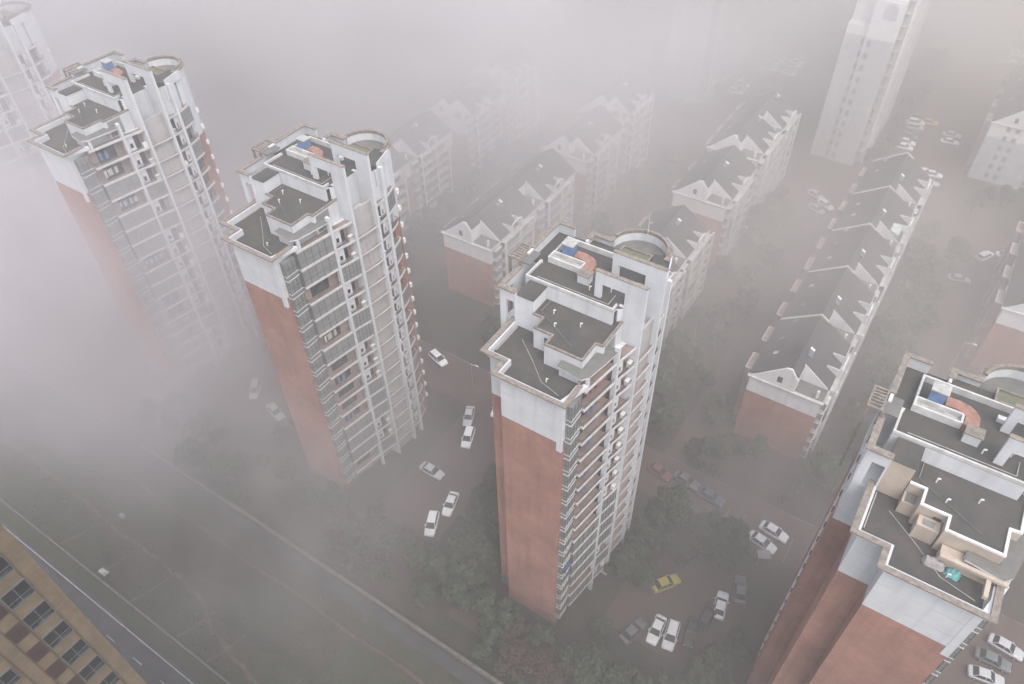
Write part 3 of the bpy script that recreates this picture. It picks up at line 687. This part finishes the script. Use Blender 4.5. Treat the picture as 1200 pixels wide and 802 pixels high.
# ------------------------------------------------------------------ ground, roads, paths
def sheet(name, pts, z, m):
    o = MB(); o.v = [(x,y,z) for x,y in pts]; o.f = [tuple(range(len(pts)))]
    return setting(o.obj(name, m))
def rect(name, x0, x1, y0, y1, z, m): return sheet(name, [(x0,y0),(x1,y0),(x1,y1),(x0,y1)], z, m)
rect('ground', -640, 560, -420, 860, 0.0, M['ground'])
rect('street', -640, 560, -6.5, 9.6, 0.008, M['asphalt'])
q = MB().box(-640,560,9.0,9.15,0.0,0.016)
setting(q.obj('road_edge_line', M['line']))
q = MB()
for k in range(-60, 40): q.box(k*5.9-0.0, k*5.9+2.0, 6.82, 6.95, 0.0, 0.016)
setting(q.obj('road_lane_line', M['line']))
setting(MB().box(-640,560,11.65,11.95,0,0.14).obj('kerb', M['kerb']))
rect('verge', -640, 560, 9.65, 11.6, 0.012, M['plotB'])
# vegetable plots between the street and the estate wall
def strip_poly(name, pts, w, z, m):
    o = MB(); P = [Vector(p) for p in pts]; L = []; Rr = []
    for i, p in enumerate(P):
        d = (P[min(i+1,len(P)-1)] - P[max(i-1,0)]).normalized(); n = Vector((-d.y, d.x)) * w/2 * (1+0.25*math.sin(i*1.7))
        L.append(p+n); Rr.append(p-n)
    for i in range(len(P)-1):
        b = len(o.v); o.v += [(*L[i],z),(*Rr[i],z),(*Rr[i+1],z),(*L[i+1],z)]; o.f.append((b,b+1,b+2,b+3))
    return setting(o.obj(name, m))
r2 = random.Random(11)
xs = [-130]
while xs[-1] < 30: xs.append(xs[-1]+r2.uniform(5.5,10.5))
nplot = 0
for a, b in zip(xs, xs[1:]):
    for (ya, yb) in ((12.2,17.8),(19.2,25.8),(27.0,29.2)):
        if r2.random() < 0.12: continue
        sk = r2.uniform(-.5,.5)
        sheet('garden_plot', [(a+.25,ya+r2.uniform(0,.4)),(b-.25+sk,ya+r2.uniform(0,.4)),(b-.25,yb-r2.uniform(0,.5)),(a+.25-sk,yb-r2.uniform(0,.5))], 0.016+0.0001*nplot, M['plotA'] if r2.random()<.5 else M['plotB']); nplot += 1
pt = [(-140,20.5),(-120,19.6),(-100,19.2),(-89.4,18.6),(-80,19.0),(-74,18.4),(-69.8,18.2),(-64,15.6),(-58,14.6),(-53.4,13.9),(-45,13.4),(-30,14.0),(0,13.5),(40,14)]
fine = []
for a, b in zip(pt, pt[1:]):
    for i in range(4): fine.append((a[0]+(b[0]-a[0])*i/4, a[1]+(b[1]-a[1])*i/4+0.18*math.sin(i*2+a[0])))
strip_poly('dirt_path', fine, 0.55, 0.028, M['path'])
strip_poly('dirt_path', [(-140+4*i, 26.3+0.2*math.sin(i*1.3)) for i in range(46)], 0.45, 0.032, M['path'])
for k, x in enumerate((-96,-86.5,-78.2,-68.0,-61.5,-50.2,-41.0,-30)):
    strip_poly('dirt_path', [(x+0.8*math.sin(i)*.3+i*0.5, 12.2+i*1.4) for i in range(0,5)], 0.35, 0.036+0.002*k, M['path'])
rect('dark_strip', -640, 560, 29.5, 31.3, 0.012, M['asphalt'])  # flat dark strip along the street side of the boundary wall
bw_ = thing('boundary_wall', 'long low weathered boundary wall between the vegetable plots and the estate', 'wall', (0,31.75,0))
MB().box(-300,200,-0.16,0.16,0,1.0).obj('wall', M['wallcap'], bw_); MB().box(-300,200,-0.24,0.24,1.0,1.1).obj('coping', M['kerb'], bw_)
# estate lanes and yards
rect('estate_lane', -300, 220, 70.6, 79.2, 0.010, M['lane'])
setting(MB().box(-300,220,79.2,79.42,0,0.13).obj('kerb', M['kerb']))
for x0, x1, y0, y1 in ((-57.5,-45.5,44,70.55),(-100,-88.5,45,70.55),(-17.5,-1.5,47.5,64),(-12,-5.5,64,70.55),(24,38,60,70.55)):
    rect('yard', x0, x1, y0, y1, 0.011, M['lane'])
for x0, x1, y0, y1 in ((-22.5,-18.6,79.5,230),(-56.5,-53,79.5,230),(-90,-86.5,79.5,230),(-0.5+10,13,79.5,200)):
    rect('row_lane', x0, x1, y0, y1, 0.010, M['lane'])
rect('cross_lane', -300, 220, 166.5, 176, 0.014, M['lane'])
rect('parking_road', -13, 4.0, 176.2, 420, 0.014, M['lane'])
rect('parking_yard', -66, -40, 205, 275, 0.018, M['lane'])
rect('parking_lane', -66.5, -53.2, 176.2, 300, 0.022, M['lane'])
for i, (x0,x1,y0,y1) in enumerate(((-37,-18,36,40.8),(-80,-60,38,42.4),(2,20,36,40))): rect('yard', x0,x1,y0,y1,0.014,M['yard'])
for i in range(9): setting(MB().box(-9+i*2.6,-8.9+i*2.6,70.7,75.6,0.0,0.016).obj('parking_line', M['line']))

# ------------------------------------------------------------------ cars
PAINT = {k: mat('paint_'+k, c, 0.35, 0.03, 2, spec=0.5) for k, c in dict(white=(0.74,0.75,0.76), silver=(0.42,0.43,0.44), black=(0.02,0.021,0.024), grey=(0.12,0.125,0.13), yellow=(0.42,0.36,0.05), red=(0.16,0.055,0.05), blue=(0.085,0.10,0.155), orange=(0.55,0.28,0.08)).items()}
def loft(sections):                      # sections along x: (x, half width bottom, half width top, z bottom, z top)
    m = MB()
    for (x, wb, wt, zb, zt) in sections:
        zm = zb+(zt-zb)*0.45
        m.v += [(x,-wb*.94,zb),(x,wb*.94,zb),(x,wb,zm),(x,wt,zt-0.05),(x,wt*.86,zt),(x,-wt*.86,zt),(x,-wt,zt-0.05),(x,-wb,zm)]
    n = 8
    for i in range(len(sections)-1):
        for k in range(n):
            l = (k+1) % n; m.f.append((i*n+k, i*n+l, (i+1)*n+l, (i+1)*n+k))
    m.f.append(tuple(range(n-1,-1,-1))); e = (len(sections)-1)*n; m.f.append(tuple(e+k for k in range(n)))
    return m
_car = {}
def car_meshes(kind, paint):
    key = (kind, paint)
    if key in _car: return _car[key]
    if kind == 'suv':
        body = [(-2.25,.80,.74,.42,.92),(-2.15,.88,.82,.3,1.0),(-1.4,.92,.87,.24,1.02),(0.9,.92,.87,.24,1.0),(1.7,.9,.82,.26,.95),(2.15,.84,.74,.32,.82),(2.28,.72,.62,.4,.66)]
        g = ((-2.12,-1.72),(1.15,0.35),1.0,1.60)
    else:
        body = [(-2.28,.74,.68,.42,.84),(-2.16,.84,.76,.3,.92),(-1.5,.90,.83,.22,.94),(0.8,.90,.84,.22,.92),(1.6,.88,.80,.24,.86),(2.15,.80,.70,.3,.72),(2.3,.66,.56,.38,.58)]
        g = ((-1.78,-1.1),(1.0,0.25),.90,1.42)
    rear, frt, z0, z1 = g
    c = {}
    c['car_body'] = loft(body).mesh('car_body', PAINT[paint], True)
    gl = MB().hexa([(rear[0],-.80,z0),(frt[0],-.80,z0),(frt[0],.80,z0),(rear[0],.80,z0),(rear[1],-.62,z1),(frt[1],-.62,z1),(frt[1],.62,z1),(rear[1],.62,z1)])
    c['window_glass'] = gl.mesh('window_glass', M['carglass'])
    rf = MB().hexa([(rear[1]-.06,-.65,z1),(frt[1]+.06,-.65,z1),(frt[1]+.06,.65,z1),(rear[1]-.06,.65,z1),(rear[1]+.02,-.56,z1+.06),(frt[1]-.06,-.56,z1+.06),(frt[1]-.06,.56,z1+.06),(rear[1]+.02,.56,z1+.06)])
    for sy in (-1,1):
        for (xa, xb) in ((frt[0],frt[1]),(rear[0],rear[1]),(-.25,-.2)):
            rf.tube((xa,sy*.80,z0),(xb,sy*.63,z1+.02),.045,6)
    c['roof'] = rf.mesh('roof', PAINT[paint])
    w = MB().tube((0,-.11,0),(0,.11,0),.32,14); c['wheel'] = w.mesh('wheel', M['tyre'])
    w = MB().tube((0,-.115,0),(0,.115,0),.19,10); c['rim'] = w.mesh('rim', M['metal'])
    c['headlight'] = MB().box(2.02,2.2,-.11,.11,.58,.72).mesh('headlight', M['lamp_w'])
    c['taillight'] = MB().box(-2.29,-2.1,-.12,.12,.72,.86).mesh('taillight', M['lamp_r'])
    c['mirror'] = MB().box(.55,.7,-.1,.1,.9,1.03).mesh('mirror', PAINT[paint])
    _car[key] = c; return c
def car(x, y, deg, label, paint='white', kind='sedan', full=True, group='parked cars', z=0.02):
    c = car_meshes(kind, paint)
    t = thing('parked_car', label, 'car', (x,y,z), R(deg), group)
    put('car_body', c['car_body'], t); o = put('roof', c['roof'], t); put('window_glass', c['window_glass'], t)
    if full:
        for sx in (-1.4,1.4):
            for sy in (-.80,.80): w = put('wheel', c['wheel'], t, (sx,sy,.32)); put('rim', c['rim'], w)
        for sy in (-.55,.55): put('headlight', c['headlight'], t, (0,sy,0)); put('taillight', c['taillight'], t, (0,sy,0))
        for sy in (-.98,.98): put('mirror', c['mirror'], t, (0,sy,0))
    return t
car(-47.9,46.7,-64,'white hatchback in the lane between two curved towers, nearest the dense trees','white','suv')
car(-47.6,51.3,-73,'white saloon diagonally ahead of the hatchback in the lane between two curved towers','white')
car(-54.1,54.9,-1,'white-roofed car turned across the lane beside the second tower','silver')
car(-53.1,64.0,-68,'white saloon with a sunroof parked high up the lane left of the central tower','white','suv')
car(-55.8,68.0,-64,'grey-white car at the top of the lane behind the saloon with a sunroof','silver')
car(-52.3,72.6,-80,'white car tucked against the left edge of the central tower','white')
car(-86.4,50.0,-15,'dim grey car at the lower right of the dark yard left of the second tower','silver')
car(-93.6,51.8,-53,'dim pale car farther up the dark yard left of the second tower','silver','suv')
car(-69.3,76.7,-17,'white van-like car behind the brick edge of the second tower','white','suv')
car(-12.1,57.5,55,'yellow-green taxi parked across the reddish yard right of the central tower','yellow')
car(-10.2,50.2,-86,'large white saloon nose-up in the reddish yard at the foot of the central tower','white')
car(-8.1,50.6,-80,'white car parked right beside the large white saloon','white','suv')
car(-5.9,52.5,-77,'black car to the right of the two white yard cars','black')
car(-12.9,48.3,75,'dark grey car half hidden left of the large white saloon','grey')
car(-4.9,56.1,88,'black car just above the row in the reddish yard','black','suv')
car(-3.9,58.6,100,'white car under a tree at the right end of the yard row','white')
car(-1.5,74.6,-7,'white saloon on the lane right of centre, the upper of the pair','white')
car(-2.4,71.8,-11,'white saloon on the lane right of centre, the lower of the pair','white')
car(-21.6,75.4,-10,'red car beside the lane right of the central tower','red')
car(-17.0,76.2,-8,'grey car just right of the red car on the lane','grey')
car(-12.4,75.4,-7,'blue car on the lane right of centre','blue')
car(-2.4,62.4,110,'dark car between trees below the pair of white lane cars','grey')
car(-11.0,63.4,70,'small dark car under the trees above the yellow-green taxi','black')
car(-21.3,167.7,-32,'silver car parked in the left end of the cross lane by the long dark roof','white',full=False)
car(-24.6,170.6,-25,'pale car left of the silver cross-lane car','silver',full=False)
car(-22.6,164.8,-25,'grey car nearest the long dark roof in the cross lane','silver',full=False)
car(14.1,166.4,63,'white car in the lane near the right edge, left of two others','white','suv',full=False)
car(18.3,169.0,10,'white car at the right edge, left of the last one','white',full=False)
car(21.0,169.5,10,'white car nearest the right edge on the cross lane','white',full=False)
car(10.9,155.2,10,'small pale car alone on the lane below the right-edge trio','silver',full=False)
for i,(x,y,p) in enumerate(((31.8,74.2,'silver'),(30.6,71.3,'grey'),(30.2,68.4,'silver'))):
    car(x,y,-6+8*i,('pale car deep below the right-hand tower terrace, farthest right','dark grey car deep below the right-hand tower terrace, middle of three','pale car deep below the right-hand tower terrace, lowest of three')[i],p)
for i in range(2): car(23.0+1.2*i,76.6-4.4*i,80,('red car beside the right edge of the curved tower gable, upper one','red car beside the right edge of the curved tower gable, lower one')[i],'red')
# far car parks: hazy specks
r3 = random.Random(5)
def far_lot(cx, cy, n, cols, dx, dy, deg, lab, grp):
    for i in range(n):
        car(cx+(i%cols)*dx+r3.uniform(-.3,.3), cy+(i//cols)*dy+r3.uniform(-.3,.3), deg+r3.uniform(-8,8), lab, r3.choice(['white','white','silver','grey','white']), r3.choice(['sedan','suv']), full=False, group=grp)
far_lot(-57.8,231.5,10,2,5.6,3.0,0,'hazy pale car in the far car park at top centre','cars in the far car park')
far_lot(-61,211.5,4,1,5.6,2.6,0,'hazy pale car in the small row below the far car park','cars below the far car park')
far_lot(-12.5,187.5,9,3,3.6,3.6,70,'hazy white car crowded beyond the far end of the long dark roof','cars crowded beyond the long roof')
far_lot(-12.0,205.0,7,1,2.8,3.0,5,'hazy pale car in the row farther up the parking road','cars up the parking road')
for (x,y,c_,l) in ((-2.6,195,'white','hazy white car on the right of the parking road, lowest'),(-2.4,190.5,'silver','hazy silver car beside the lowest white one on the parking road'),(-2.2,214,'white','hazy white car midway up the right of the parking road'),(-2.4,218,'silver','hazy silver car midway up the right of the parking road'),
                   (3.2,275,'white','faint white car far up the parking road, left of two'),(5.2,281,'white','faint white car far up the parking road, right of two'),(-9.0,222.0,'orange','tiny orange car at the end of the hazy parking row'),(22,300,'orange','faint orange car at the upper right corner')):
    car(x,y,10,l,c_,full=False)

# loose bits on the ground
wb_ = thing('white_canopy', 'small white canopy on posts beside the pair of white lane cars', 'canopy', (-1.4,69.0,0.0), 0.5)
MB().box(-.95,.95,-.75,.75,2.0,2.06).obj('canopy_sheet', M['tarpw'], wb_); q = MB()
for sx in (-.85,.85):
    for sy in (-.65,.65): q.tube((sx,sy,0),(sx,sy,2.0),.03,6)
q.obj('canopy_post', M['metal'], wb_)
tp = thing('tarp_heap', 'grey-white plastic heap at the edge of the vegetable plots', 'tarpaulin', (-86.6,12.5,0.02)); heap(0,1.6,0,0.9,0.4,9).obj('plastic_cover', M['cement'], tp)
tp = thing('tarp_heap', 'pale plastic heap on the dirt path of the vegetable plots', 'tarpaulin', (-92.6,20.5,0.02)); heap(0,1.3,0,0.8,0.35,12).obj('plastic_cover', M['plinth'], tp)
lp = thing('street_lamp', 'slim street lamp beyond the round roof of the right-hand tower', 'street lamp', (14.6,126.6,0))
MB().tube((0,0,0),(0,0,7.5),.09,8,.06).obj('lamp_post', M['metal'], lp); MB().tube((0,0,7.4),(1.6,0,7.7),.05,6).box(1.2,1.9,-.13,.13,7.62,7.74).obj('lamp_head', M['ac'], lp)
for (x,y,l) in ((-33.4,140.5,'slim lamp with curved arm beside the balcony grid of the second gable row'),(-8.2,66.5,'slim lamp at the bend between the yard and the lane'),(-59.5,74.5,'slim lamp on the lane behind the second tower')):
    o = thing('street_lamp', l, 'street lamp', (x,y,0)); MB().tube((0,0,0),(0,0,6.5),.08,8,.05).obj('lamp_post', M['metal'], o); MB().tube((0,0,6.4),(1.3,0,6.7),.05,6).box(1.0,1.6,-.12,.12,6.62,6.74).obj('lamp_head', M['ac'], o)

# ------------------------------------------------------------------ trees
def tree_mesh(h, r, leaf, n, seed, sparse=False):
    rt = random.Random(seed); tr = MB()
    tr.tube((0,0,0),(0.1,0.05,h*0.45),0.18,8,0.11)
    tips = []
    for k in range(7):
        a = rt.uniform(0,6.28); e = rt.uniform(.4,1.1); L = rt.uniform(.5,.9)*r
        p0 = Vector((0.06,0.03,h*rt.uniform(.25,.45))); p1 = p0+Vector((math.cos(a)*math.cos(e)*L, math.sin(a)*math.cos(e)*L, math.sin(e)*L*1.2))
        tr.tube(p0,p1,.08,6,.03); tips.append(p1)
    tm = tr.mesh('trunk', M['bark'])
    clumps = []
    nc = 13
    for k in range(nc):
        a = rt.uniform(0,6.28); u = rt.random()**.6; z = rt.uniform(.38,.95)
        rad = r*u*(1.05-0.75*max(0,z-.55)/.45)
        clumps.append((Vector((math.cos(a)*rad*.85, math.sin(a)*rad*.85, h*z)), r*rt.uniform(.28,.5)))
    cr = MB()
    for i in range(n):
        c, q = rt.choice(clumps)
        d = Vector((rt.gauss(0,1),rt.gauss(0,1),rt.gauss(0,.8)))
        d = d.normalized()*q*(rt.random()**.4)
        p = c+d; s = rt.uniform(.16,.34)*(1.2 if not sparse else .8)
        nrm = (d.normalized()*0.8+Vector((rt.uniform(-.6,.6),rt.uniform(-.6,.6),rt.uniform(.1,1)))).normalized()
        u = nrm.orthogonal().normalized(); v = nrm.cross(u); th = rt.uniform(0,6.28); u2 = u*math.cos(th)+v*math.sin(th); v2 = nrm.cross(u2)
        b = len(cr.v); cr.v += [tuple(p-u2*s), tuple(p+v2*s*.55), tuple(p+u2*s), tuple(p-v2*s*.55)]; cr.f.append((b,b+1,b+2,b+3))
    m = bpy.data.meshes.new('crown'); m.from_pydata(cr.v, [], cr.f); m.materials.append(leaf); m.update()
    return tm, m
TREES = [tree_mesh(6.5,2.6,M['leafA'],2600,1), tree_mesh(5.2,2.2,M['leafA'],2000,2), tree_mesh(7.5,2.9,M['leafB'],2800,3), tree_mesh(4.2,1.9,M['leafB'],1600,4), tree_mesh(5.6,2.2,M['leafC'],900,5,True), tree_mesh(3.2,1.5,M['leafA'],1100,6)]
blocks_ = [(-34.5,-19.5,42,67),(-77,-61,43,68),(-120.5,-104,44,69),(-163.5,-147,45,70),(2,19,41,66),(-16.5,-0.5,90,167.5),(-49.5,-33,94.5,177),(-83,-66.5,94,168),(-117,-100,94,168),(15.5,32,129,164),(3,19,199,234),(-33,-18,189,221),(-80,-65.5,199,231)]
taken = []
for o in list(col.objects):
    if o.parent is None and o.name.split('.')[0] in ('parked_car','white_canopy'):
        p = o.location; dd = Vector((-p.x,-p.y,0)).normalized()
        taken += [(p.x,p.y,3.8),(p.x+dd.x*3.2,p.y+dd.y*3.2,3.6)]
nt_ = [0]
def plant(x, y, kinds, label, grp, minb=0.8, s=None):
    for (a,b,c,d) in blocks_:
        if a-minb < x < b+minb and c-minb < y < d+minb: return False
    for (a,b,q) in taken:
        if (a-x)**2+(b-y)**2 < q*q: return False
    k = r2.choice(kinds); tm, cm = TREES[k]
    t = thing('tree', label, 'tree', (x,y,0), r2.uniform(0,6.28), grp); sc = s or r2.uniform(.75,1.2); t.scale = (sc*r2.uniform(.9,1.15),sc*r2.uniform(.9,1.15),sc)
    put('trunk', tm, t); put('crown', cm, t); taken.append((x,y,1.35*sc)); nt_[0] += 1
    return True
def grove(x0,x1,y0,y1,n,kinds,label,grp,minb=1.2):
    k = 0; tries = 0
    while k < n and tries < n*12:
        tries += 1
        if plant(r2.uniform(x0,x1), r2.uniform(y0,y1), kinds, label, grp, minb): k += 1
grove(-44.8,-35.5,36,54,22,[0,0,1,2,1],'dark dense tree in the clump left of the central tower base','trees left of the central tower')
grove(-44.6,-36.2,54,69,10,[0,1,5],'dark tree up the lane left of the central tower','trees up the lane left of the central tower')
grove(-33,-19.5,33.2,40.6,12,[4,4,0,5,1],'rusty or dark tree at the foot of the central tower gable','trees before the central tower gable')
grove(-60,-46,33.5,43,16,[1,5,5,4,3],'small shrubby tree behind the boundary wall between two towers','trees behind the boundary wall')
grove(-104,-62,33.5,42.0,22,[5,5,1,4,3],'dim small tree before the left-hand towers','trees before the left towers')
grove(-104,-79,46,69.8,20,[0,1,5,3],'dim dark tree in the yard between the left-hand towers','trees between the left towers')
grove(-19.0,-13.2,52,68,9,[0,2,1],'green tree right of the central tower balconies','trees right of the central tower')
grove(-11.5,1.5,57,70,11,[0,1,0,2],'dark tree in the clump right of the reddish yard','trees right of the yard')
grove(-18,3,33.5,47.5,20,[0,1,5,0],'dark tree below the reddish yard','trees below the yard')
grove(-1.5,2.0,44,69,6,[0,1,5],'dark tree along the left wall of the right-hand tower','trees by the right tower')
grove(20,40,33,69,14,[1,5,0],'dim tree right of the right-hand tower','trees right of the right tower')
grove(-32,-23,80,165,34,[0,1,2,5,0],'hazy tree between the central gable row and the long dark roof','trees between two rows')
grove(-18.2,-16.8,80,92,3,[0,1],'dark tree by the near gable of the long dark roof','trees by the long roof gable')
grove(-18,-1,80.2,88.5,8,[0,1,5],'dark tree on the verge before the brown gable of the long dark roof','trees before the long roof gable')
grove(1,8.8,80.5,166,36,[0,1,2,2],'hazy tree right of the long dark roof','trees right of the long roof')
grove(-65,-57.5,81,165,26,[0,1,5],'hazy tree between the middle gable rows','trees between the middle rows')
grove(-99,-91,81,165,18,[0,1],'faint tree between the left gable rows','trees between the left rows')
grove(-52.5,-33,79.8,93,8,[0,1,5],'dim tree behind the central tower','trees behind the central tower')
grove(13.5,30,80,127,16,[0,1,2],'hazy tree below the right-edge gable row','trees below the right-edge row')
grove(-17,-13.5,178,260,10,[0,1],'faint tree left of the parking road','trees left of the parking road')
grove(4.5,30,176.5,197,8,[0,1],'faint tree before the pale grey row','trees before the pale row')
grove(-52,-34,178,204,8,[0,1],'faint tree left of the grey slab tower','trees left of the slab tower')
# low leafy growth between the plots
def ground_cover():
    rt = random.Random(21); m = MB()
    for i in range(9000):
        if rt.random() < .6: x, y = rt.uniform(-112,-25), rt.uniform(12.2,29)
        else: x, y = rt.uniform(-112,25), rt.uniform(32.2,41)
        if any(a < x < b and c < y < d for a,b,c,d in blocks_): continue
        cl = 0.5+0.5*math.sin(x*0.9)*math.sin(y*1.3+x*.2)
        if rt.random() > cl: continue
        s = rt.uniform(.08,.26); z = rt.uniform(.05,.3); th = rt.uniform(0,6.28); tl = rt.uniform(-.5,.5)
        u = Vector((math.cos(th),math.sin(th),tl))*s; v = Vector((-math.sin(th),math.cos(th),rt.uniform(-.4,.4)))*s*.6; p = Vector((x,y,z))
        b = len(m.v); m.v += [tuple(p-u),tuple(p+v),tuple(p+u),tuple(p-v)]; m.f.append((b,b+1,b+2,b+3))
    me = bpy.data.meshes.new('undergrowth'); me.from_pydata(m.v,[],m.f); me.materials.append(M['leafB']); me.update()
    o = put('undergrowth', me); setting(o,'stuff'); tag(o,'low leafy growth scattered over the plots and verges','undergrowth')
ground_cover()

# ------------------------------------------------------------------ air
def volume_mat(name, density, color, aniso=0.2):
    m = bpy.data.materials.new(name); m.use_nodes = True; nt = m.node_tree
    for n in list(nt.nodes):
        if n.type != 'OUTPUT_MATERIAL': nt.nodes.remove(n)
    v = nt.nodes.new('ShaderNodeVolumePrincipled'); v.inputs['Density'].default_value = density; v.inputs['Color'].default_value = (*color,1); v.inputs['Anisotropy'].default_value = aniso
    nt.links.new(v.outputs[0], [n for n in nt.nodes if n.type == 'OUTPUT_MATERIAL'][0].inputs['Volume']); return m, v, nt
HAZE = 0.0018
hm, _, _ = volume_mat('haze_air', HAZE, (0.78,0.745,0.725), 0.2)
hz = MB().box(-660,580,-440,880,-1.0,107.5).obj('haze', hm); setting(hz,'stuff'); tag(hz,'pale morning haze filling the air over the whole estate','haze')

def fog_bank(c, r, peak, seed, label, color=(0.995,0.97,0.955), wisp=0.9):
    m, v, nt = volume_mat('fog_air', peak, color); N = nt.nodes; L = nt.links
    tc = N.new('ShaderNodeTexCoord'); ln = N.new('ShaderNodeVectorMath'); ln.operation = 'LENGTH'; L.new(tc.outputs['Object'], ln.inputs[0])
    mr = N.new('ShaderNodeMapRange'); mr.interpolation_type = 'SMOOTHSTEP'; mr.inputs['From Min'].default_value = 1.0; mr.inputs['From Max'].default_value = 0.15; mr.inputs['To Min'].default_value = 0; mr.inputs['To Max'].default_value = peak
    L.new(ln.outputs['Value'], mr.inputs['Value'])
    no = N.new('ShaderNodeTexNoise'); no.noise_dimensions = '4D'; no.inputs['W'].default_value = seed; no.inputs['Scale'].default_value = 2.8; no.inputs['Detail'].default_value = 3; L.new(tc.outputs['Object'], no.inputs['Vector'])
    nr = N.new('ShaderNodeMapRange'); nr.inputs['From Min'].default_value = 0.35; nr.inputs['From Max'].default_value = 0.65; nr.inputs['To Min'].default_value = 1-wisp; nr.inputs['To Max'].default_value = 1+wisp; L.new(no.outputs['Fac'], nr.inputs['Value'])
    mu = N.new('ShaderNodeMath'); mu.operation = 'MULTIPLY'; L.new(mr.outputs[0], mu.inputs[0]); L.new(nr.outputs[0], mu.inputs[1]); L.new(mu.outputs[0], v.inputs['Density'])
    b = MB(); nu, nv = 24, 12
    for j in range(1, nv):
        for i in range(nu):
            ph = math.pi*j/nv; th = 2*math.pi*i/nu; b.v.append((math.sin(ph)*math.cos(th), math.sin(ph)*math.sin(th), math.cos(ph)))
    for j in range(nv-2):
        for i in range(nu):
            k = (i+1) % nu; b.f.append((j*nu+i, j*nu+k, (j+1)*nu+k, (j+1)*nu+i))
    t0 = len(b.v); b.v += [(0,0,1),(0,0,-1)]
    for i in range(nu):
        k = (i+1) % nu; b.f.append((t0, k, i)); b.f.append((t0+1, (nv-2)*nu+i, (nv-2)*nu+k))
    o = b.obj('fog_bank', m); o.location = c; o.scale = r; setting(o, 'stuff'); tag(o, label, 'fog'); return o
fog_bank((-131,46,15), (68,50,50), 0.066, 1.0, 'thick fog bank lying over the ground around the left-hand towers', (1.0,0.955,0.975), 0.5)
fog_bank((-172,66,48), (50,60,56), 0.045, 7.0, 'pale fog wrapped round the faintest tower', (1.0,0.96,0.98))
fog_bank((-98,128,22), (98,84,56), 0.019, 2.0, 'fog bank drifting through the left gable rows', (1.0,0.955,0.95), 0.6)
fog_bank((-165,210,50), (200,160,54), 0.032, 3.0, 'bright fog bank closing off the view at the top left', (1.0,0.975,0.975))
fog_bank((-74,216,40), (62,48,58), 0.040, 9.0, 'fog swallowing the slab tower at the top centre', (1.0,0.96,0.95), 0.5)
fog_bank((-22,300,42), (250,165,62), 0.029, 4.0, 'warm fog bank closing off the view at the top right', (1.0,0.945,0.89))
fog_bank((-5,122,5), (95,78,46), 0.018, 5.0, 'thin ground mist over the long dark roof and its trees', (0.90,0.835,0.79), 0.6)
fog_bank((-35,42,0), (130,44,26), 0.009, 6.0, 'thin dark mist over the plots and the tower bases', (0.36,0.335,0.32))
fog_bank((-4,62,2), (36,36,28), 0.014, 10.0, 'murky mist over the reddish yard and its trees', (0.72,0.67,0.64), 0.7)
fog_bank((-62,36,18), (38,36,34), 0.012, 8.0, 'wisp of fog in front of the second tower', (0.97,0.93,0.92))
# ------------------------------------------------------------------ light
w = bpy.data.worlds.new('World'); scene.world = w; w.use_nodes = True
nt = w.node_tree; bg = nt.nodes['Background']; sky = nt.nodes.new('ShaderNodeTexSky'); sky.sky_type = 'NISHITA'; sky.sun_disc = False
EL, AZ = R(58), R(128)                      # veiled sun behind the camera
sky.sun_elevation = EL; sky.sun_rotation = AZ; sky.dust_density = 3.0; sky.air_density = 1.0
hsv = nt.nodes.new('ShaderNodeHueSaturation'); hsv.inputs['Saturation'].default_value = 0.5
nt.links.new(sky.outputs[0], hsv.inputs['Color']); nt.links.new(hsv.outputs[0], bg.inputs['Color']); bg.inputs['Strength'].default_value = 0.15
sl = bpy.data.lights.new('sun', 'SUN'); sl.energy = 0.75; sl.angle = R(60); sl.color = (1.0,0.95,0.90)
so = bpy.data.objects.new('sun', sl); col.objects.link(so)
d = Vector((math.sin(AZ)*math.cos(EL), math.cos(AZ)*math.cos(EL), math.sin(EL)))
so.rotation_euler = d.to_track_quat('Z','Y').to_euler()

vs = scene.view_settings; vs.view_transform = 'Standard'; vs.look = 'None'; vs.gamma = 1; vs.use_curve_mapping = False; vs.exposure = 1.3
scene.render.engine = 'CYCLES'
cy = scene.cycles; cy.use_denoising = True; cy.volume_bounces = 2; cy.max_bounces = 8; cy.diffuse_bounces = 3; cy.glossy_bounces = 2
cy.volume_step_rate = 2.0; cy.sample_clamp_indirect = 8
